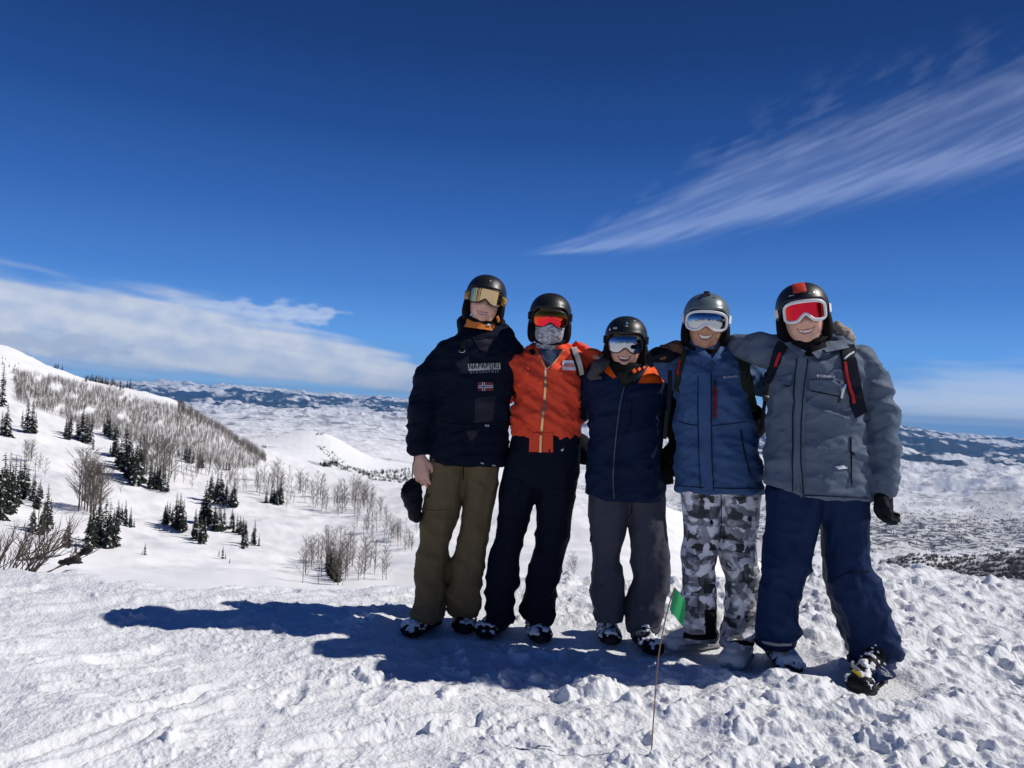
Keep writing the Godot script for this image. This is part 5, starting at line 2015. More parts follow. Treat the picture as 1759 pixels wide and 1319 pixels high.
# ---- one dressed figure: returns the pieces that the details are laid on
func figure(c: Dictionary) -> Dictionary:
	var d: float = c.depth
	var foot := at(c.feet[0], c.feet[1], d)
	var base := Vector3(foot.x, 0.0, foot.z)
	var torso := rows_at(c.torso, d, c.get("hang", 0.0))
	var legs := []
	for l in c.legs: legs.append(rows_at(l.rows, d + 0.01, l.hang))
	var arms := []
	for a in c.arms: arms.append(joints(a, d))
	# the body under the clothes, with head and bare hands
	var body := Field.new()
	body.k = 0.05
	var inner := narrower(torso, 0.66)
	inner.sort_custom(func(u, w): return u[0] < w[0])
	body.loft(inner.slice(2))
	for l in legs: body.loft(narrower(l, 0.60))
	for a in arms:
		var thin := []
		for j in a: thin.append([j[0], j[1] * 0.62])
		body.chain(thin)
	var head: Transform3D = c.head
	var s: float = c.head_size
	body.cap(head.origin - Vector3(0, 0.11, 0.03), head.origin - Vector3(0, 0.24, 0.03), 0.052, 0.08)
	var all := [body.net(0.024)]
	var face := face_field(head, s, c.get("open", 0.0))
	all.append(face.net(0.0042))
	for h in c.get("hands", []): all.append(h.net(0.0034))
	var root := MeshInstance3D.new()
	root.name = numbered("person")
	root.position = base
	root.mesh = mesh_at(joined(all), base)
	root.material_override = c.skin
	add_child(root)
	tag(root, c.label, "person", "friends standing arm in arm on the snow")
	# trousers
	var tf := Field.new()
	tf.k = 0.028
	for l in legs: tf.loft(l, 2.3)
	if c.has("seat"): tf.loft(rows_at(c.seat, d + 0.01), 2.4)
	var o: float = c.shift
	var ankle_y: float = (legs[0][0][0] + legs[1][0][0]) / 2
	var legs_shape := func(p: Vector3, n: Vector3) -> float:
		var low := smoothstep(0.62, 0.12, p.y) + 0.5 * smoothstep(0.10, 0.0, absf(p.y - 0.56))
		var bunch := pow(maxf(crease_b.get_noise_3d(p.x * 2.6 + o, p.y * 4.6 + p.x * 4.0 * sin(o), p.z * 2.6) * 0.5 + 0.5, 0.0), 3.0) * (0.008 + 0.022 * low)
		var long := crease_a.get_noise_3d(p.x * 7.0 + o, p.y * 2.2 - p.x * 1.5, p.z * 7.0) * 0.014
		var small := crease_a.get_noise_3d(p.x * 12.0 + o, p.y * 26.0 + p.x * 12.0, p.z * 12.0) * (0.0016 + 0.002 * low)
		return (bunch + long + small - 0.005) * float(c.get("rumple", 1.0))
	var ts := skin_of(tf.net(0.0088), legs_shape)
	var trousers := put("trousers", mesh_at(ts, base), c.trousers, root)
	# jacket
	var jf := Field.new()
	jf.k = c.get("join", 0.045)
	jf.loft(torso, 2.35)
	for a in arms: jf.chain(a)
	for e in c.get("bulk", []):
		jf.cap(at(e[0], e[1], d - e[2]), at(e[3], e[4], d - e[5]), e[6], e[7])
	for q in c.get("cuts", []):
		var p0 := at(q[0], q[1], d)
		var p1 := at(q[2], q[3], d)
		var along := (p1 - p0).normalized()
		jf.cut(along.cross(Vector3(0, 0, 1)) * (1.0 if q.size() < 5 else -1.0), p0)
	var slant: float = c.get("slant", 0.3)
	var puff: float = c.get("puff", 1.0)
	var jacket_shape := func(p: Vector3, n: Vector3) -> float:
		var y := p.y + p.x * slant
		var drape := crease_a.get_noise_3d(p.x * 3.0 + o, y * 7.0, p.z * 4.0) * 0.016
		var crisp := pow(maxf(crease_b.get_noise_3d(p.x * 2.2 - o, y * 5.5, p.z * 4.0) * 0.5 + 0.5, 0.0), 3.0) * 0.020 + pow(maxf(crease_b.get_noise_3d(p.x * 5.5 + o, y * 10.0 - p.x * 4.0, p.z * 6.0) * 0.5 + 0.5, 0.0), 4.0) * 0.009
		var small := crease_a.get_noise_3d(p.x * 9.0 + o, y * 22.0, p.z * 9.0) * 0.0018
		return (drape + crisp + small - 0.009) * puff
	var js := skin_of(jf.net(0.0085), jacket_shape)
	var jacket := put("jacket", mesh_at(js, base), c.jacket, root)
	var front := Front.new(js[0], js[1])
	var legs_front := Front.new(ts[0], ts[1])
	return {"root": root, "base": base, "jacket": jacket, "front": front, "trousers": trousers, "legs_front": legs_front, "face": face, "depth": d, "field": jf}

func lay(r: Dictionary, called: String, shape: Array, m: Material, parent: Node3D, flat := false) -> MeshInstance3D:
	return put(called, flat_mesh(shape, r.base) if flat else mesh_at(shape, r.base), m, parent)

func line(r: Dictionary, called: String, pts: Array, width: float, thick: float, m: Material, off := 0.002, legs := false) -> MeshInstance3D:
	var f: Front = r.legs_front if legs else r.front
	return lay(r, called, band(band_path(f, r.depth, pts, off), width, thick), m, r.trousers if legs else r.jacket)

func panel(r: Dictionary, called: String, corners: Array, m: Material, off := 0.004, legs := false, n := 12) -> MeshInstance3D:
	var f: Front = r.legs_front if legs else r.front
	return lay(r, called, quad_on(f, r.depth, corners, off, n, n), m, r.trousers if legs else r.jacket)

func words(r: Dictionary, called: String, text: String, where: Vector2, width: float, tilt: float, m: Material, face := "Droid Sans", off := 0.005, legs := false, squeeze := 1.0, bold := true) -> MeshInstance3D:
	var f: Front = r.legs_front if legs else r.front
	return lay(r, called, words_on(f, r.depth, text, where, width, tilt, face, off, bold, squeeze), m, r.trousers if legs else r.jacket, true)

func neck_tube(r: Dictionary, called: String, head: Transform3D, rings: Array, m: Material, parent: Node3D) -> MeshInstance3D:      # rings: [y, z, half width, half depth] in head axes
	var v := PackedVector3Array()
	var idx := PackedInt32Array()
	var n := 36
	for q in rings:
		for i in n:
			var a := TAU * i / n
			var wob: float = 1.0 + 0.03 * sin(a * 3.0 + q[0] * 60.0)
			v.append(head * Vector3(sin(a) * q[2] * wob, q[0] + 0.004 * sin(a * 2.0 + q[0] * 40.0), q[1] + cos(a) * q[3] * wob))
	for j in rings.size() - 1:
		for i in n:
			var a := j * n + i
			var b := j * n + (i + 1) % n
			idx.append_array(PackedInt32Array([a, b, a + n, b, b + n, a + n]))
	return put(called, mesh_at([v, idx], r.base), m, parent)

func on_snow(px: float, py: float, y := -0.012) -> Vector3:       # where the sight line meets the trodden snow
	var d := ray(px, py)
	var p := cam_pos + d * ((y - cam_pos.y) / d.y)
	for i in 4: p = cam_pos + d * ((y + rise(p.x) - cam_pos.y) / d.y)
	return p

func plant_boots(p: Node3D, list: Array, size: float, upper: Material, snow: float, opt := {}) -> void:      # [px, py, turn]
	for b in list:
		var w := on_snow(b[0], b[1])
		var high: float = opt.get("high", 0.15)
		boot(p, w + Vector3(0, high * size, 0), b[2], size, upper, snow + (b[3] if b.size() > 3 else 0.0), opt)

var stands: Array = [[735, 1078, -25], [797, 1070, 2], [855, 1080, -22], [921, 1085, 4], [1042, 1089, -2], [1103, 1105, 8], [1205, 1113, -58], [1270, 1131, -24], [1336, 1132, -2], [1498, 1172, -42]]

func build_people() -> void:
	person_in_anorak()
	lap("first")
	person_in_bomber()
	person_in_navy()
	person_in_blue()
	person_in_grey()
	lap("people")

func V(x: float, y: float) -> Vector2:
	return Vector2(x, y)

func person_in_anorak() -> void:
	var head := head_at(834, 514, 4.18, 3, 0, 8)
	var wrist := at(721, 785, 4.15)
	var hand := hand_field(wrist, Vector3(0.16, -1, 0.06), Vector3(0.93, 0.12, 0.34), 1.0, 1.1, 0.42, -1.0)
	var r := figure({"depth": 4.22, "feet": [766, 1082], "shift": 3.0, "head": head, "head_size": 1.0, "skin": M.skin_pale, "hands": [hand],
		"label": "tall smiling person in black and navy anorak and olive trousers, gold mirrored goggles",
		"torso": [[562, 812, 862, 0.06], [574, 790, 880, 0.10], [588, 766, 892, 0.13], [608, 752, 895, 0.15], [640, 748, 888, 0.155], [680, 747, 881, 0.155], [720, 744, 874, 0.15], [760, 740, 872, 0.15], [810, 736, 869, 0.148]],
		"arms": [[[768, 606, 0.0, 0.078], [738, 650, 0.02, 0.076], [724, 705, 0.03, 0.072], [719, 750, 0.04, 0.062], [719, 772, 0.05, 0.055]], [[878, 610, -0.03, 0.080], [905, 640, -0.20, 0.07], [950, 655, -0.30, 0.06]]],
		"bulk": [[800, 566, -0.04, 822, 556, -0.10, 0.040, 0.045], [822, 556, -0.10, 856, 560, -0.10, 0.045, 0.045], [856, 560, -0.10, 872, 575, -0.03, 0.045, 0.035], [795, 553, -0.06, 800, 575, 0.02, 0.036, 0.04]],
		"cuts": [[736, 792, 868, 801]],
		"legs": [{"hang": 0.02, "rows": [[785, 738, 803], [815, 735, 800], [850, 732, 794], [891, 725, 785], [935, 720, 772], [955, 716, 773], [978, 713, 770], [1010, 711, 766], [1035, 709, 764], [1058, 706, 763]]},
			{"hang": -0.06, "rows": [[785, 792, 862], [815, 797, 857], [850, 797, 853], [891, 794, 845], [935, 786, 838], [956, 780, 834], [978, 773, 829], [1000, 772, 824], [1030, 770, 822], [1052, 769, 821]]}],
		"join": 0.028, "trousers": M.olive, "jacket": M.anorak_navy, "puff": 0.8, "slant": -0.1, "rumple": 1.1})
	var p: Node3D = r.root
	gear(p, head, 1.0, M.helmet_black, {"r": 0.12, "w": 0.094, "h": 0.041, "y": -0.002, "z": 0.132, "bulge": 0.0, "notch": 0.022, "square": 6.0, "rim": 0.0035}, M.lens_gold, M.black_plastic, M.strap_black,
		{"strap_y": 0.0, "strap_half": 0.019, "vents": [[0.05, 0.13, 0.083, 0.094, M.print_grey], [0.36, 0.52, 0.076, 0.083]]})
	var t := Transform3D(head.basis, head.origin - p.position)
	for s in [-1.0, 1.0]:
		put("goggle_bracket", mesh_at(dome_patch(1.02 * s - 0.16, 1.02 * s + 0.16, -0.026, 0.022, 0.016, 6, 6), Vector3.ZERO), M.mustard, p.get_node("goggles"))
	smile(r.face, head, 1.0, p, r.base, 0.031, -0.086, 0.009, 0.0075, 0.006, -0.004)
	var gaiter := neck_tube(r, "neck_gaiter", head, [[-0.104, -0.012, 0.066, 0.062], [-0.112, -0.008, 0.076, 0.078], [-0.128, -0.008, 0.080, 0.084], [-0.146, -0.008, 0.082, 0.086], [-0.170, -0.012, 0.090, 0.094]], M.orange_gaiter, p)
	put("emblem", mesh_at(tube(PackedVector3Array([head * Vector3(0.034, -0.145, 0.072), head * Vector3(0.044, -0.139, 0.070), head * Vector3(0.053, -0.145, 0.063)]), 0.0045, 5), r.base), M.print_white, gaiter)
	put("buckle", mesh_at(tube(PackedVector3Array([head * Vector3(0.078, -0.085, 0.05), head * Vector3(0.088, -0.100, 0.05), head * Vector3(0.092, -0.114, 0.045)]), 0.008, 6), r.base), M.orange_gaiter, gaiter)
	# the anorak's storm flap, badge, flag, pockets, hood buckle and painted sunlit patches
	var flap_and_sunlit: Material = M.anorak_flap_and_sunlit
	panel(r, "collar_flap", [V(811, 579), V(846, 581), V(836, 604), V(824, 600)], flap_and_sunlit, 0.004)
	line(r, "drawcord", [V(817, 580), V(826, 582), V(836, 580), V(846, 580)], 0.004, 0.004, M.strap_black, 0.007)
	panel(r, "chest_flap", [V(776, 614), V(862, 622), V(862, 644), V(778, 642)], M.anorak_navy, 0.006)
	panel(r, "chest_painted_sun", [V(782, 622), V(806, 612), V(804, 642), V(792, 641)], flap_and_sunlit, 0.008)  # sunlight on the chest, painted as a paler panel
	panel(r, "pouch_pocket", [V(796, 650), V(868, 656), V(866, 728), V(766, 726)], M.anorak_navy, 0.006)
	panel(r, "pocket_painted_sun", [V(816, 684), V(852, 680), V(846, 724), V(816, 726)], flap_and_sunlit, 0.0075)  # sunlit patch on the pocket, put into the colour
	panel(r, "hem_painted_sun", [V(800, 739), V(824, 738), V(812, 758), V(808, 756)], flap_and_sunlit, 0.004)  # patch of sun near the hem, painted paler
	line(r, "pocket_seam", [V(792, 654), V(783, 680), V(770, 724)], 0.006, 0.004, M.seam_dark, 0.008)
	line(r, "pocket_seam", [V(764, 727), V(800, 731), V(840, 729), V(868, 727)], 0.008, 0.006, M.seam_dark, 0.008)
	line(r, "seam", [V(757, 690), V(759, 730), V(766, 760)], 0.004, 0.003, M.seam_dark, 0.003)
	line(r, "hood_strap", [V(795, 588), V(794, 600)], 0.026, 0.004, M.strap_black, 0.005)
	line(r, "hood_buckle", [V(789, 602), V(789, 605), V(798, 605), V(798, 602)], 0.004, 0.004, M.steel, 0.008)
	var badge := panel(r, "name_badge", [V(804, 625), V(859, 623), V(860, 634), V(805, 637)], M.patch_silver, 0.0085)
	words(r, "lettering", "NAPAPIJRI", V(832, 629.8), 52, -0.03, M.print_black, "Droid Sans", 0.011, false, 1.25)
	words(r, "lettering", "G E O G R A P H I C", V(832, 638.5), 50, -0.03, M.print_grey, "Droid Sans", 0.0095, false, 1.0, false)
	var f := [V(821, 657), V(847, 656.5), V(847.5, 671), V(821.5, 671.5)]
	var cloth := panel(r, "flag_patch", f, M.flag_red, 0.0085, false, 8)
	for q in [[0.28, 0.46, 0.0, 1.0, 0.0098, "print_white"], [0.0, 1.0, 0.36, 0.64, 0.0099, "print_white"], [0.33, 0.41, 0.0, 1.0, 0.0108, "flag_blue"], [0.0, 1.0, 0.44, 0.56, 0.0109, "flag_blue"]]:
		var g := func(u: float, w: float) -> Vector2: return f[0].lerp(f[1], u).lerp(f[3].lerp(f[2], u), w)
		put("flag_stripe", mesh_at(quad_on(r.front, r.depth, [g.call(q[0], q[2]), g.call(q[1], q[2]), g.call(q[1], q[3]), g.call(q[0], q[3])], q[4], 6, 6, 0.002), r.base), M[q[5]], cloth)
	words(r, "emblem", "ne", V(837, 731), 7, 0.1, M.print_white, "Droid Sans", 0.012)
	for q in [[826, 795], [846, 799]]:
		line(r, "hem_toggle", [V(q[0], q[1]), V(q[0] + 5, q[1] + 1)], 0.008, 0.006, M.print_grey, 0.004)
	# olive trousers: logo, pockets, knee seams
	logo_arcs(r, V(735, 852), M.print_black)
	line(r, "pocket_flap", [V(724, 874), V(745, 878), V(764, 876)], 0.008, 0.005, M.olive, 0.003, true)
	line(r, "fly_seam", [V(796, 801), V(796, 815), V(795, 824)], 0.005, 0.004, M.seam_dark, 0.001, true)
	line(r, "cargo_seam", [V(822, 829), V(838, 843), V(852, 850)], 0.006, 0.004, M.olive, 0.003, true)
	plant_boots(p, [[735, 1078, -25, 0.06], [797, 1070, 2, -0.15]], 1.03, M.boot_black, 0.46)
	# the mitten that hangs from the wrist
	var mf := Field.new()
	mf.k = 0.03
	mf.cap(at(706, 834, 4.20), at(709, 856, 4.20), 0.058, 0.047)
	mf.cap(at(707, 852, 4.20), at(713, 884, 4.19), 0.046, 0.034)
	mf.cap(at(711, 868, 4.16), at(717, 890, 4.16), 0.028, 0.018)
	mf.cut(Vector3(-0.45, 0.75, 0.50), at(709, 836, 4.18))
	var m := thing("mitten", "black ski mitten dangling open from the wrist beside olive trousers", "mitten", at(709, 895, 4.20))
	var ms := skin_of(mf.net(0.006), func(q: Vector3, _n: Vector3) -> float: return crease_b.get_noise_3d(q.x * 14.0, q.y * 20.0, q.z * 14.0) * 0.006)
	put("shell", mesh_at(ms, m.position), M.mitten_black, m)
	var ring := PackedVector3Array()
	var up := Vector3(-0.45, 0.75, 0.50).normalized()
	var ax := up.cross(Vector3(0, 0, 1)).normalized()
	var ay := up.cross(ax)
	var mouth := at(707, 836, 4.185)
	for i in 24: ring.append(mouth + ax * cos(TAU * i / 24) * 0.055 + ay * sin(TAU * i / 24) * 0.050)
	put("cuff_edge", mesh_at(tube(ring, 0.007, 6, true), m.position), M.mitten_black, m)
	var hole := PackedVector3Array([mouth - up * 0.002])
	var hole_idx := PackedInt32Array()
	for i in 24:
		hole.append(ring[i] + up * 0.003)
		hole_idx.append_array(PackedInt32Array([0, 1 + i, 1 + (i + 1) % 24]))
	put("lining", mesh_at([hole, hole_idx], m.position), M.strap_black, m)  # dark disk standing in for the shade inside the open mitten
	put("wrist_leash", mesh_at(tube(PackedVector3Array([at(713, 784, 4.12), at(709, 800, 4.12), at(708, 826, 4.14)]), 0.003, 5), m.position), M.strap_black, m)

func person_in_bomber() -> void:
	var head := head_at(945, 547, 4.16, -1, 3, 1)
	var hand := hand_field(at(1012, 613, 4.20), Vector3(1, -0.12, 0.15), Vector3(0.1, 0.4, 1.0), 0.98, 1.05, 0.9, 1.0)
	var r := figure({"depth": 4.20, "feet": [888, 1088], "shift": 11.0, "head": head, "head_size": 1.03, "skin": M.skin_rosy, "hands": [hand],
		"label": "person in orange bomber jacket, black helmet and fiery mirrored goggles, marbled gaiter over the mouth",
		"torso": [[594, 914, 976, 0.06], [604, 896, 996, 0.10], [620, 882, 1004, 0.135], [645, 876, 1001, 0.15], [680, 886, 998, 0.155], [705, 880, 998, 0.155], [730, 876, 998, 0.155], [745, 879, 996, 0.148], [756, 896, 985, 0.125]],
		"arms": [[[895, 630, 0.0, 0.075], [884, 655, -0.06, 0.072], [868, 672, -0.20, 0.064], [820, 660, -0.30, 0.055]], [[985, 618, 0.0, 0.062], [1000, 612, -0.02, 0.058], [1017, 616, 0.0, 0.052]]],
		"legs": [{"hang": 0.0, "rows": [[752, 880, 942], [785, 868, 931], [847, 856, 921], [891, 855, 909], [929, 851, 899], [956, 841, 894], [984, 837, 892], [1002, 836, 890], [1014, 834, 883], [1040, 835, 881], [1066, 837, 880]]},
			{"hang": -0.01, "rows": [[752, 928, 995], [801, 925, 993], [850, 920, 989], [902, 922, 980], [935, 919, 973], [962, 909, 968], [985, 907, 962], [1006, 904, 957], [1030, 901, 953], [1061, 899, 950]]}],
		"seat": [[742, 882, 996, 0.14], [760, 878, 996, 0.145], [800, 872, 994, 0.145], [835, 872, 988, 0.13]],
		"trousers": M.ink_trousers, "jacket": M.bomber_orange, "puff": 1.35, "slant": 0.55, "join": 0.035})
	var p: Node3D = r.root
	gear(p, head, 1.03, M.helmet_black, {"r": 0.118, "w": 0.096, "h": 0.045, "y": -0.012, "z": 0.134, "bulge": 0.012, "notch": 0.022, "square": 3.0, "rim": 0.0035, "top": 1.0, "coat": [Color(0.85, 0.03, 0.05), Color(0.95, 0.15, 0.02), Color(0.85, 0.55, 0.05)]}, M.lens_fire, M.black_plastic, M.strap_black,
		{"side": -0.055, "vents": [[0.52, 0.80, 0.086, 0.098], [0.50, 0.86, 0.058, 0.070], [-0.95, -0.55, 0.064, 0.067], [-0.08, 0.08, 0.122, 0.128], [0.52, 0.74, 0.049, 0.053, M.print_grey]]})
	neck_tube(r, "face_gaiter", head, [[-0.020, 0.092, 0.022, 0.034], [-0.028, 0.068, 0.058, 0.060], [-0.050, 0.036, 0.078, 0.094], [-0.085, 0.034, 0.078, 0.090], [-0.112, 0.030, 0.072, 0.082], [-0.132, 0.012, 0.068, 0.074], [-0.150, 0.004, 0.072, 0.072], [-0.185, -0.004, 0.080, 0.078], [-0.215, -0.010, 0.088, 0.084]], M.marble, p)
	# the open collar and the shirt in it
	panel(r, "shirt", [V(925, 600), V(966, 600), V(944, 634), V(941, 634)], M.tee_blue, 0.010)
	panel(r, "collar", [V(902, 603), V(922, 600), V(940, 634), V(932, 634)], M.bomber_orange, 0.014)
	panel(r, "collar", [V(988, 600), V(966, 600), V(944, 634), V(952, 634)], M.bomber_orange, 0.014)
	panel(r, "collar_rib", [V(908, 602), V(916, 598), V(920, 606), V(914, 611)], M.black_rib, 0.018)
	var zip := line(r, "zip", [V(937, 634), V(936.5, 670), V(933, 710), V(929, 752)], 0.012, 0.005, M.brass, 0.005)
	line(r, "zip_edge", [V(921, 603), V(930, 620), V(937, 634)], 0.006, 0.005, M.brass, 0.019)
	line(r, "zip_edge", [V(968, 602), V(952, 622), V(939, 634)], 0.006, 0.005, M.brass, 0.019)
	line(r, "zip_pull", [V(937.5, 633), V(937, 643)], 0.009, 0.008, M.steel, 0.010)
	# the placket that hangs below the ribbed waist
	var tab_front := Front.new(PackedVector3Array([at(880, 735, 4.055), at(1010, 735, 4.055), at(1010, 800, 4.06), at(880, 800, 4.06)]), PackedInt32Array([0, 1, 2, 0, 2, 3]))
	put("waist_tab", mesh_at(quad_on(tab_front, 4.03, [V(910, 744), V(950, 744), V(950, 777), V(908.5, 776)], 0.0, 8, 8, 0.008), r.base), M.bomber_orange, r.jacket)
	put("zip", mesh_at(band(band_path(tab_front, 4.03, [V(929, 746), V(928, 777)], 0.003), 0.012, 0.005), r.base), M.brass, r.jacket)
	line(r, "waist_rib", [V(884, 752), V(900, 760), V(930, 764), V(965, 760), V(992, 752)], 0.075, 0.014, M.black_rib, -0.004)
	for q in [[V(900, 660), V(920, 672), V(928, 690)], [V(886, 720), V(905, 728), V(925, 742)], [V(970, 735), V(985, 722), V(997, 712)]]:
		line(r, "seam", q, 0.004, 0.003, M.bomber_orange, 0.003)
	line(r, "pocket_welt", [V(987, 676), V(992, 690), V(996, 700)], 0.012, 0.006, M.bomber_orange, 0.003)
	var patch := panel(r, "name_patch", [V(966, 619), V(990, 618.5), V(991, 636), V(966, 635.5)], M.patch_white, 0.006)
	words(r, "lettering", "NΛSΛ", V(979.5, 627.5), 20, 0.02, M.nasa_red, "Droid Sans", 0.009, false, 1.1)
	# trousers
	logo_arcs(r, V(864, 868), M.strap_navy)
	line(r, "pocket_flap", [V(861, 890), V(880, 894), V(900, 893)], 0.008, 0.005, M.ink_trousers, 0.003, true)
	line(r, "fly_seam", [V(932, 785), V(930, 815), V(922, 842)], 0.006, 0.004, M.seam_dark, 0.002, true)
	line(r, "thigh_pocket", [V(868, 822), V(890, 826), V(908, 836)], 0.006, 0.004, M.ink_trousers, 0.003, true)
	line(r, "thigh_pocket", [V(948, 838), V(966, 842), V(984, 838)], 0.006, 0.004, M.ink_trousers, 0.003, true)
	line(r, "belt_buckle", [V(964, 774), V(968, 770)], 0.010, 0.006, M.steel, 0.004, true)
	plant_boots(p, [[855, 1080, -22, 0.02], [921, 1085, 4, 0.06]], 1.03, M.boot_black, 0.44)
	# his pack: straps in front, the bag seen past his side
	var b := thing("backpack", "small dark backpack with off-white shoulder strap worn over the orange bomber jacket", "backpack", at(985, 780, 4.42))
	put("shoulder_strap", mesh_at(band(band_path(r.front, r.depth, [V(984, 598), V(989, 612), V(994, 628), V(997, 644)], 0.012), 0.040, 0.012), b.position), M.strap_white, b)
	put("strap_edge", mesh_at(band(band_path(r.front, r.depth, [V(979.5, 600), V(984.5, 614), V(990, 630), V(993, 645)], 0.013), 0.012, 0.013), b.position), M.strap_black, b)
	put("webbing", mesh_at(band(band_path(r.front, r.depth, [V(997, 640), V(1000, 660), V(1001, 690), V(1000, 720)], 0.010), 0.034, 0.008), b.position), M.strap_navy, b)
	var bag := Field.new()
	bag.k = 0.06
	bag.cap(at(925, 640, 4.46), at(985, 640, 4.46), 0.09, 0.09)
	bag.cap(at(925, 700, 4.48), at(990, 700, 4.48), 0.10, 0.10)
	bag.cap(at(930, 765, 4.47), at(992, 768, 4.47), 0.085, 0.085)
	put("bag", mesh_at(skin_of(bag.net(0.014)), b.position), M.strap_black, b)
	put("side_pocket", mesh_at(band(PackedVector3Array([at(997, 768, 4.30), at(1003, 780, 4.32), at(1000, 797, 4.33)]), 0.05, 0.02), b.position), M.strap_navy, b)

func person_in_navy() -> void:
	var head := head_at(1075, 587, 4.06, -9, 4, 0)
	var r := figure({"depth": 4.12, "feet": [1072, 1096], "shift": 23.0, "head": head, "head_size": 1.015, "skin": M.skin_rosy, "open": 1.0,
		"label": "shortest person, laughing, in navy jacket with orange shoulders and grey trousers",
		"torso": [[622, 1050, 1106, 0.07], [632, 1030, 1126, 0.11], [645, 1016, 1142, 0.14], [665, 1011, 1148, 0.155], [700, 1010, 1143, 0.16], [744, 1013, 1137, 0.155], [790, 1010, 1137, 0.15], [830, 1006, 1140, 0.15], [864, 1003, 1141, 0.15]],
		"arms": [[[1022, 655, 0.0, 0.072], [1006, 680, -0.08, 0.066], [985, 690, -0.24, 0.06]], [[1135, 655, 0.0, 0.072], [1156, 680, -0.10, 0.066], [1185, 690, -0.26, 0.06]]],
		"bulk": [[1028, 632, -0.04, 1046, 618, -0.08, 0.040, 0.045], [1046, 618, -0.09, 1108, 618, -0.09, 0.045, 0.045], [1108, 618, -0.08, 1128, 634, -0.04, 0.045, 0.040]],
		"cuts": [[1003, 846, 1060, 857.5], [1053, 857.5, 1141, 859]],
		"legs": [{"hang": 0.0, "rows": [[835, 1012, 1078], [877, 1010, 1078], [918, 1014, 1073], [945, 1016, 1068], [967, 1017, 1065], [985, 1016, 1071], [1005, 1016, 1072], [1028, 1013, 1070], [1050, 1022, 1069], [1066, 1024, 1068]]},
			{"hang": 0.05, "rows": [[835, 1072, 1142], [869, 1077, 1143], [891, 1079, 1145], [925, 1081, 1148], [968, 1084, 1151], [991, 1088, 1150], [1018, 1083, 1144], [1044, 1077, 1140], [1070, 1077, 1133], [1086, 1079, 1128]]}],
		"trousers": M.grey_trousers, "jacket": M.shell_navy, "puff": 0.75, "slant": -0.2, "rumple": 0.9})
	r.jacket.set_meta("label", "navy jacket with orange shoulders")
	var p: Node3D = r.root
	gear(p, head, 1.015, M.helmet_black, {"r": 0.118, "w": 0.096, "h": 0.047, "y": -0.018, "z": 0.134, "bulge": 0.012, "notch": 0.026, "square": 2.8, "rim": 0.003, "tilt": 0.06}, M.lens_silver, M.black_plastic, M.strap_black,
		{"front": 0.042, "vents": [[0.34, 0.66, 0.050, 0.055, M.print_white], [0.42, 0.50, 0.056, 0.060], [0.55, 0.63, 0.056, 0.060], [-0.72, -0.44, 0.060, 0.074, M.print_grey], [-0.96, -0.84, 0.052, 0.066, M.print_white], [-0.05, 0.09, 0.083, 0.101, M.sticker_blue], [-0.07, 0.11, 0.074, 0.080, M.print_grey], [0.48, 0.62, 0.104, 0.109, M.print_white]]})
	smile(r.face, head, 1.015, p, r.base, 0.034, -0.082, 0.010, 0.020, 0.007, -0.004)
	neck_tube(r, "neck_gaiter", head, [[-0.100, 0.000, 0.074, 0.070], [-0.112, 0.006, 0.082, 0.082], [-0.130, 0.006, 0.084, 0.088], [-0.155, 0.004, 0.086, 0.094], [-0.180, 0.000, 0.092, 0.100], [-0.215, -0.004, 0.105, 0.115]], M.dark_fleece, p)
	panel(r, "shoulder_yoke", [V(1022, 627), V(1040, 620), V(1059, 648), V(1053, 650)], M.yoke_orange, 0.008)
	panel(r, "shoulder_yoke", [V(1113, 629), V(1139, 633), V(1144, 640), V(1096, 657)], M.yoke_orange, 0.008)
	panel(r, "shoulder_yoke", [V(1112, 634), V(1143, 638), V(1139, 658), V(1096, 658)], M.yoke_orange, 0.010)
	for k in 3:
		line(r, "collar_print", [V(1086 + k * 9, 639 - k * 3), V(1091 + k * 8, 636 - k * 3)], 0.020 - k * 0.004, 0.005, M.yoke_orange, 0.014)
	var lining := Field.new()
	lining.k = 0.02
	lining.cap(at(1018, 643, 4.04), at(1027, 631, 4.03), 0.026, 0.034)
	lining.cap(at(1027, 631, 4.03), at(1040, 622, 4.07), 0.034, 0.034)
	lining.cap(at(1018, 646, 4.03), at(1030, 649, 4.00), 0.024, 0.014)
	put("hood_lining", mesh_at(skin_of(lining.net(0.007), func(q: Vector3, _n: Vector3) -> float: return crease_a.get_noise_3d(q.x * 14.0, q.y * 14.0, q.z * 14.0) * 0.008), r.base), M.grey_fleece, r.jacket)
	panel(r, "neck_opening", [V(1058, 640), V(1098, 640), V(1080, 664), V(1068, 664)], M.dark_fleece, 0.012)
	line(r, "zip", [V(1072, 664), V(1064, 700), V(1056, 770), V(1053, 820), V(1055, 856)], 0.006, 0.005, M.zip_dim, 0.004)
	line(r, "storm_flap", [V(1079, 662), V(1070, 720), V(1063, 770), V(1061, 856)], 0.010, 0.005, M.shell_navy, 0.004)
	line(r, "chest_zip", [V(1084, 688), V(1083, 720), V(1075, 744)], 0.010, 0.005, M.strap_navy, 0.004)
	for q in [[V(1012, 768), V(1035, 760), V(1052, 744)], [V(1072, 746), V(1100, 730), V(1136, 722)], [V(1060, 790), V(1085, 806), V(1098, 816)], [V(1120, 800), V(1126, 830), V(1126, 856)]]:
		line(r, "seam", q, 0.005, 0.004, M.shell_navy, 0.003)
	line(r, "thigh_zip", [V(1015, 918), V(1014, 930)], 0.008, 0.006, M.strap_black, 0.004, true)
	line(r, "fly_seam", [V(1086, 862), V(1084, 880), V(1078, 890)], 0.005, 0.004, M.seam_dark, 0.002, true)
	plant_boots(p, [[1042, 1089, -2, 0.0], [1103, 1105, 8, -0.02]], 0.98, M.boot_black, 0.46, {"laces": 5})

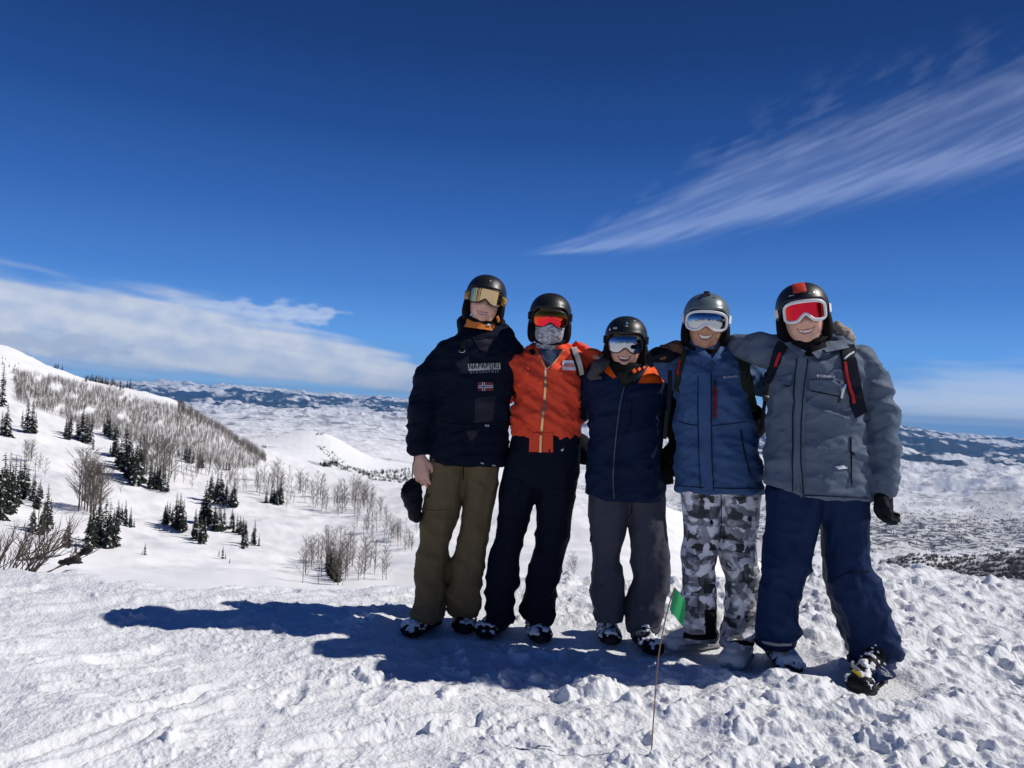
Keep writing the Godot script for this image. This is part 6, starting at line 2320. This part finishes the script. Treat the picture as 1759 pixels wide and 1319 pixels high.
func person_in_blue() -> void:
	var head := head_at(1213, 551, 3.780, -13, 2, 2)
	var r := figure({"depth": 3.830, "feet": [1236, 1112], "shift": 37.0, "head": head, "head_size": 1.02, "skin": M.skin_tan, "open": 0.7,
		"label": "grinning person in blue parka and black, grey and white camouflage trousers, slate helmet",
		"torso": [[592, 1188, 1246, 0.07], [604, 1176, 1262, 0.10], [620, 1164, 1284, 0.14], [645, 1160, 1292, 0.155], [690, 1160, 1290, 0.16], [720, 1161, 1293, 0.16], [760, 1160, 1301, 0.155], [800, 1160, 1306, 0.155], [850, 1160, 1310, 0.155]],
		"arms": [[[1176, 635, 0.0, 0.075], [1152, 628, -0.10, 0.068], [1140, 612, -0.06, 0.055]], [[1278, 640, -0.02, 0.078], [1306, 655, -0.12, 0.074], [1345, 660, -0.28, 0.065]]],
		"cuts": [[1160, 841, 1310, 845]],
		"legs": [{"hang": -0.07, "rows": [[825, 1168, 1240], [850, 1169, 1238], [886, 1172, 1236], [932, 1175, 1232], [955, 1173, 1229], [975, 1172, 1227], [1000, 1173, 1227], [1025, 1173, 1228], [1051, 1174, 1229], [1097, 1174, 1230]]},
			{"hang": 0.07, "rows": [[825, 1234, 1307], [850, 1236, 1305], [886, 1237, 1302], [919, 1238, 1299], [945, 1236, 1299], [965, 1237, 1301], [985, 1244, 1305], [1018, 1248, 1304], [1050, 1246, 1301], [1080, 1243, 1298], [1110, 1242, 1293]]}],
		"trousers": M.camo, "jacket": M.parka_blue, "puff": 0.95, "slant": 0.12, "rumple": 0.8})
	var p: Node3D = r.root
	gear(p, head, 1.02, M.helmet_slate, {"r": 0.125, "w": 0.103, "h": 0.045, "y": -0.012, "z": 0.136, "bulge": 0.010, "notch": 0.024, "square": 3.2, "rim": 0.0065, "tilt": 0.05}, M.lens_silver, M.white_plastic, M.white_plastic,
		{"chin": -0.150, "vents": [[-0.62, -0.36, 0.094, 0.102], [0.24, 0.52, 0.100, 0.108], [0.38, 0.74, 0.060, 0.066, M.print_white]]})
	put("clip", mesh_at(scaled(dome_strip(-0.024, 0.010, 0.112, 0.127, 0.012), 1.02), Vector3.ZERO), M.black_plastic, p.get_node("helmet"))
	smile(r.face, head, 1.02, p, r.base, 0.036, -0.079, 0.012, 0.017, 0.0115, 0.0)
	# standing collar folded open at the throat
	for q in [[[V(1186, 585), V(1196, 588), V(1222, 618), V(1206, 628)], 0.030], [[V(1184, 592), V(1202, 604), V(1216, 632), V(1190, 626)], 0.022], [[V(1248, 576), V(1256, 590), V(1232, 630), V(1220, 618)], 0.030], [[V(1240, 606), V(1262, 600), V(1250, 636), V(1222, 636)], 0.020]]:
		panel(r, "collar", q[0], M.parka_blue, q[1])
	neck_tube(r, "collar_band", head, [[-0.145, -0.02, 0.096, 0.096], [-0.10, -0.030, 0.100, 0.078], [-0.085, -0.034, 0.098, 0.074], [-0.085, -0.034, 0.090, 0.066], [-0.13, -0.02, 0.086, 0.080]], M.parka_blue, r.jacket)
	line(r, "snap", [V(1185, 593), V(1187, 595)], 0.012, 0.006, M.steel, 0.034)
	panel(r, "storm_flap", [V(1198, 640), V(1221, 640), V(1224, 842), V(1202, 841)], M.parka_blue, 0.005, false, 16)
	line(r, "seam", [V(1221, 642), V(1221, 720), V(1222, 780), V(1225, 842)], 0.004, 0.004, M.seam_dark, 0.008)
	line(r, "seam", [V(1198, 646), V(1198, 720), V(1200, 790), V(1203, 840)], 0.003, 0.004, M.seam_dark, 0.006)
	line(r, "seam", [V(1165, 724), V(1180, 728), V(1198, 731)], 0.004, 0.003, M.seam_dark, 0.003)
	line(r, "seam", [V(1224, 731), V(1255, 728), V(1280, 724)], 0.004, 0.003, M.seam_dark, 0.003)
	line(r, "pocket_seam", [V(1272, 738), V(1278, 775), V(1288, 815)], 0.007, 0.005, M.seam_dark, 0.003)
	line(r, "hem_seam", [V(1163, 834), V(1205, 837), V(1260, 839), V(1306, 838)], 0.004, 0.004, M.seam_dark, 0.003)
	line(r, "chest_zip", [V(1228, 664), V(1228, 690), V(1227, 718)], 0.016, 0.006, M.zip_red, 0.004)
	line(r, "zip_pull", [V(1228, 654), V(1228, 666)], 0.010, 0.008, M.black_plastic, 0.007)
	words(r, "lettering", "Columbia", V(1257, 646.6), 20, -0.10, M.print_grey, "Droid Sans", 0.004, false, 1.15)
	diamond(r, V(1244, 648), 2.6, M.print_grey)
	# camouflage trousers: cuffs and cargo seam
	line(r, "cuff", [V(1174, 1090), V(1200, 1094), V(1230, 1092)], 0.030, 0.008, M.strap_black, 0.002, true)
	line(r, "cuff", [V(1243, 1098), V(1268, 1105), V(1293, 1106)], 0.026, 0.008, M.strap_black, 0.002, true)
	panel(r, "cuff_gusset", [V(1210, 1048), V(1228, 1046), V(1230, 1092), V(1212, 1094)], M.strap_black, 0.003, true)
	line(r, "fly_seam", [V(1238, 850), V(1239, 900), V(1236, 930)], 0.004, 0.003, M.strap_black, 0.002, true)
	line(r, "knee_snap", [V(1220, 898), V(1224, 896)], 0.020, 0.008, M.strap_black, 0.003, true)
	plant_boots(p, [[1206, 1112, -66], [1270, 1131, -28]], 1.08, M.boot_white, 0.0, {"sole": M.boot_grey, "laces": 0, "buckles": M.steel, "rand": M.boot_grey, "shell": true})
	# pack straps
	var b := thing("backpack", "dark green backpack whose straps lie over the blue parka", "backpack", at(1235, 780, 4.130))
	put("shoulder_strap", mesh_at(band(band_path(r.front, r.depth, [V(1266, 592), V(1274, 620), V(1281, 655), V(1287, 690), V(1288, 706)], 0.012), 0.050, 0.012), b.position), M.strap_green, b)
	put("shoulder_strap", mesh_at(band(band_path(r.front, r.depth, [V(1178, 606), V(1168, 625), V(1163, 650), V(1161, 672)], 0.010), 0.030, 0.012), b.position), M.strap_green, b)
	put("strap_buckle", mesh_at(band(band_path(r.front, r.depth, [V(1276, 645), V(1288, 648)], 0.020), 0.022, 0.008), b.position), M.black_plastic, b)
	put("webbing", mesh_at(band(PackedVector3Array([at(1151, 636, 3.740), at(1151, 662, 3.760), at(1148, 705, 3.780), at(1145, 712, 3.780)]), 0.022, 0.003), b.position), M.strap_navy, b)
	put("webbing", mesh_at(band(PackedVector3Array([at(1146, 706, 3.780), at(1144, 728, 3.780), at(1142, 754, 3.790)]), 0.019, 0.003), b.position), M.strap_green, b)
	put("strap_trim", mesh_at(band(PackedVector3Array([at(1168, 617, 3.720), at(1165, 632, 3.700), at(1164, 644, 3.700)]), 0.010, 0.004), b.position), M.red_piping, b)
	var bag := Field.new()
	bag.k = 0.07
	bag.cap(at(1190, 640, 4.100), at(1262, 640, 4.100), 0.10, 0.10)
	bag.cap(at(1166, 720, 4.130), at(1282, 725, 4.130), 0.11, 0.11)
	bag.cap(at(1160, 790, 4.130), at(1262, 795, 4.130), 0.09, 0.09)
	put("bag", mesh_at(skin_of(bag.net(0.014)), b.position), M.strap_black, b)
	put("side_pocket", mesh_at(band(PackedVector3Array([at(1149, 800, 4.060), at(1146, 815, 4.060), at(1147, 830, 4.080)]), 0.06, 0.03), b.position), M.strap_black, b)
	# the gloved hand he lays on the shorter one's shoulder
	var g := hand_field(at(1152, 612, 3.810), Vector3(-1, 0.05, 0.25), Vector3(0.0, 0.55, 0.8), 1.0, 1.45, 1.0, -1.0)
	var glove := put("glove", mesh_at(skin_of(g.net(0.005)), r.base), M.glove_black, p)
	var cuff := Field.new()
	cuff.k = 0.02
	cuff.cap(at(1142, 606, 3.800), at(1160, 603, 3.840), 0.038, 0.045)
	cuff.cap(at(1160, 603, 3.840), at(1177, 606, 3.870), 0.046, 0.050)
	put("gauntlet", mesh_at(skin_of(cuff.net(0.007), func(q: Vector3, _n: Vector3) -> float: return crease_b.get_noise_3d(q.x * 14.0, q.y * 14.0, q.z * 14.0) * 0.008), r.base), M.glove_tan, glove)

func person_in_grey() -> void:
	var head := head_at(1379, 538, 3.540, -17, 2, -8)
	var r := figure({"depth": 3.600, "feet": [1416, 1140], "shift": 53.0, "head": head, "head_size": 1.06, "skin": M.skin_rosy, "open": 0.2,
		"label": "smiling person in grey parka and blue snow trousers, black helmet with red tape",
		"torso": [[590, 1350, 1424, 0.08], [600, 1334, 1446, 0.11], [614, 1326, 1470, 0.14], [640, 1323, 1478, 0.16], [680, 1322, 1476, 0.165], [715, 1321, 1477, 0.165], [755, 1318, 1485, 0.165], [800, 1315, 1490, 0.165], [868, 1312, 1492, 0.165]],
		"arms": [[[1475, 622, 0.0, 0.086], [1498, 668, 0.02, 0.082], [1512, 714, 0.03, 0.078], [1517, 765, 0.05, 0.066], [1519, 815, 0.07, 0.058], [1519, 836, 0.08, 0.056]], [[1345, 612, 0.0, 0.088], [1305, 600, -0.06, 0.078], [1268, 598, -0.18, 0.068], [1230, 605, -0.36, 0.06]]],
		"bulk": [[1345, 596, 0.02, 1362, 586, -0.05, 0.04, 0.05], [1400, 585, -0.10, 1440, 585, -0.08, 0.06, 0.055], [1440, 588, -0.06, 1452, 600, 0.02, 0.05, 0.04], [1428, 600, 0.06, 1456, 592, 0.02, 0.03, 0.028]],
		"cuts": [[1312, 829, 1370, 850], [1340, 848, 1492, 858]],
		"legs": [{"hang": -0.13, "rows": [[835, 1320, 1412], [863, 1319, 1410], [890, 1318, 1407], [919, 1317, 1399], [962, 1311, 1389], [998, 1311, 1381], [1022, 1304, 1372], [1050, 1302, 1372], [1077, 1302, 1370], [1108, 1308, 1360]]},
			{"hang": 0.15, "rows": [[835, 1398, 1490], [863, 1404, 1489], [890, 1409, 1489], [925, 1413, 1488], [962, 1415, 1492], [998, 1418, 1506], [1031, 1430, 1518], [1071, 1448, 1530], [1110, 1459, 1538], [1130, 1460, 1540], [1152, 1462, 1534]]}],
		"join": 0.022, "trousers": M.snow_trousers_blue, "jacket": M.parka_grey, "puff": 0.85, "slant": 0.18, "rumple": 1.15})
	var p: Node3D = r.root
	var helmet := gear(p, head, 1.06, M.helmet_black, {"r": 0.122, "w": 0.088, "h": 0.042, "y": -0.004, "z": 0.134, "bulge": 0.0, "notch": 0.028, "square": 4.2, "rim": 0.0072, "coat": [Color(0.58, 0.016, 0.04), Color(0.72, 0.05, 0.025), Color(0.80, 0.30, 0.05)]}, M.lens_red, M.white_plastic, M.white_plastic,
		{"front": 0.052, "strap_half": 0.018, "vents": [[0.20, 0.52, 0.070, 0.079, M.steel], [0.25, 0.47, 0.0725, 0.0765], [-0.62, -0.34, 0.070, 0.074, M.steel]]})
	put("tape", mesh_at(scaled(dome_strip(-0.040, 0.020, 0.078, 0.128, 0.0022), 1.06), Vector3.ZERO), M.tape_red, helmet)
	smile(r.face, head, 1.06, p, r.base, 0.036, -0.082, 0.013, 0.011, 0.010, -0.002)
	neck_tube(r, "neck_gaiter", head, [[-0.105, -0.002, 0.072, 0.066], [-0.120, 0.0, 0.078, 0.078], [-0.160, 0.0, 0.084, 0.084], [-0.20, 0.0, 0.09, 0.09]], M.strap_black, p)
	# hood and collar
	for q in [[[V(1343, 590), V(1352, 588), V(1380, 604), V(1372, 616)], 0.030], [[V(1390, 606), V(1418, 596), V(1444, 598), V(1400, 616)], 0.030], [[V(1408, 600), V(1446, 590), V(1452, 598), V(1412, 606)], 0.045]]:
		panel(r, "collar", q[0], M.parka_grey, q[1])
	var fur := Field.new()
	fur.k = 0.03
	fur.cap(at(1436, 562, 3.700), at(1450, 578, 3.660), 0.030, 0.036)
	fur.cap(at(1450, 578, 3.660), at(1460, 586, 3.620), 0.036, 0.026)
	put("hood_lining", mesh_at(skin_of(fur.net(0.007), func(q: Vector3, _n: Vector3) -> float: return crease_a.get_noise_3d(q.x * 40.0, q.y * 40.0, q.z * 40.0) * 0.008), r.base), M.fur_grey, r.jacket)
	panel(r, "storm_flap", [V(1366, 614), V(1386, 614), V(1378, 850), V(1360, 850)], M.parka_grey, 0.006, false, 18)
	line(r, "seam", [V(1386, 616), V(1376, 700), V(1374, 780), V(1379, 852)], 0.004, 0.004, M.seam_dark, 0.009)
	line(r, "seam", [V(1366, 616), V(1360, 700), V(1359, 780), V(1361, 850)], 0.004, 0.004, M.seam_dark, 0.007)
	for q in [[V(1326, 648), V(1359, 644), V(1355, 664), V(1326, 662)], [V(1388, 653), V(1442, 654), V(1440, 681), V(1390, 671)]]:
		var flap := panel(r, "pocket_flap", q, M.parka_grey, 0.010)
		line(r, "flap_edge", [q[3], q[3].lerp(q[2], 0.5), q[2]], 0.005, 0.004, M.seam_dark, 0.010)
	line(r, "pocket_seam", [V(1460, 750), V(1461, 790), V(1462, 832)], 0.006, 0.004, M.seam_dark, 0.004)
	line(r, "zip_pull", [V(1460, 776), V(1466, 781)], 0.008, 0.006, M.strap_black, 0.006)
	line(r, "hem_seam", [V(1318, 838), V(1360, 849), V(1420, 852), V(1488, 855)], 0.004, 0.004, M.seam_dark, 0.004)
	words(r, "lettering", "Columbia", V(1421, 646), 25, 0.05, M.print_white, "Droid Sans", 0.005, false, 1.1)
	diamond(r, V(1404.5, 645), 3.0, M.print_white)
	panel(r, "snow_patch", [V(1434, 801), V(1448, 799), V(1456, 804), V(1440, 806)], M.crust, 0.004)
	words(r, "lettering", "Columbia", V(1494, 1133), 32, 0.30, M.print_grey, "Droid Sans", 0.004, true, 0.8)
	line(r, "cuff", [V(1462, 1146), V(1490, 1151), V(1533, 1151)], 0.016, 0.006, M.boot_grey, 0.003, true)
	line(r, "cuff", [V(1309, 1102), V(1335, 1107), V(1359, 1106)], 0.014, 0.006, M.boot_grey, 0.003, true)
	line(r, "fly_seam", [V(1409, 862), V(1410, 876), V(1409, 888)], 0.005, 0.004, M.seam_dark, 0.002, true)
	line(r, "knee_seam", [V(1420, 1000), V(1450, 985), V(1492, 980)], 0.005, 0.004, M.seam_dark, 0.002, true)
	plant_boots(p, [[1336, 1132, -2, 0.18]], 1.02, M.boot_black, 0.62, {"laces": 2, "flash": M.yellow_rubber})
	plant_boots(p, [[1498, 1172, -42, -0.10]], 1.02, M.boot_black, 0.44, {"laces": 2, "flash": M.yellow_rubber})
	var g := hand_field(at(1518, 839, 3.535), Vector3(-0.04, -1, 0.10), Vector3(-0.80, 0.0, 0.60), 1.08, 1.85, 0.85, -1.0)
	put("glove", mesh_at(skin_of(g.net(0.005)), r.base), M.glove_black, p)
	# pack straps
	var b := thing("backpack", "navy backpack with red piping on its straps, worn over the grey parka", "backpack", at(1400, 780, 3.900))
	put("shoulder_strap", mesh_at(band(band_path(r.front, r.depth, [V(1452, 594), V(1456, 620), V(1461, 650), V(1468, 690), V(1474, 712)], 0.016), 0.066, 0.012), b.position), M.strap_navy, b)
	put("piping", mesh_at(band(band_path(r.front, r.depth, [V(1447, 622), V(1451, 650), V(1457, 672), V(1463, 692)], 0.024), 0.014, 0.006), b.position), M.red_piping, b)
	put("strap_trim", mesh_at(band(band_path(r.front, r.depth, [V(1446, 617), V(1454, 610), V(1464, 604)], 0.026), 0.008, 0.005), b.position), M.print_grey, b)
	put("shoulder_strap", mesh_at(band(band_path(r.front, r.depth, [V(1343, 590), V(1333, 612), V(1324, 640), V(1318, 664)], 0.016), 0.052, 0.012), b.position), M.strap_navy, b)
	put("piping", mesh_at(band(band_path(r.front, r.depth, [V(1336, 606), V(1329, 622), V(1324, 638)], 0.024), 0.014, 0.006), b.position), M.red_piping, b)
	put("webbing", mesh_at(band(PackedVector3Array([at(1318, 660, 3.430), at(1315, 682, 3.420), at(1311, 710, 3.420), at(1308, 736, 3.420)]), 0.017, 0.003), b.position), M.strap_black, b)
	put("strap_buckle", mesh_at(band(PackedVector3Array([at(1316, 680, 3.420), at(1315, 688, 3.415)]), 0.026, 0.010), b.position), M.black_plastic, b)
	put("whistle", mesh_at(tube(PackedVector3Array([at(1450, 660, 3.400), at(1448, 668, 3.400), at(1445, 684, 3.400)]), [0.011, 0.009, 0.006], 8), b.position), M.steel, b)
	put("hose_clip", mesh_at(band(PackedVector3Array([at(1447, 672, 3.400), at(1443, 684, 3.400), at(1440, 692, 3.400)]), 0.014, 0.006), b.position), M.black_plastic, b)
	var bag := Field.new()
	bag.k = 0.07
	bag.cap(at(1365, 640, 3.850), at(1440, 640, 3.850), 0.10, 0.10)
	bag.cap(at(1360, 720, 3.880), at(1450, 720, 3.880), 0.11, 0.11)
	bag.cap(at(1362, 800, 3.860), at(1445, 800, 3.860), 0.09, 0.09)
	put("bag", mesh_at(skin_of(bag.net(0.014)), b.position), M.strap_black, b)

func logo_arcs(r: Dictionary, where: Vector2, m: Material) -> void:      # a small embroidered quarter-dome of three arcs
	for k in 3:
		var pts := []
		for i in 6:
			var a := i / 5.0 * PI / 2
			pts.append(where + Vector2(3.5 - cos(a) * (2.2 + k * 2.4), 3.0 - sin(a) * (2.2 + k * 2.2)))
		line(r, "logo", pts, 0.0055, 0.002, m, 0.003, true)

func diamond(r: Dictionary, c: Vector2, s: float, m: Material) -> void:      # a small lozenge made of four lozenges
	for q in [V(0, -1), V(1, 0), V(0, 1), V(-1, 0)]:
		var o: Vector2 = c + q * s * 0.52
		panel(r, "emblem", [o + V(0, -s * 0.45), o + V(s * 0.45, 0), o + V(0, s * 0.45), o + V(-s * 0.45, 0)], m, 0.0055, false, 2)
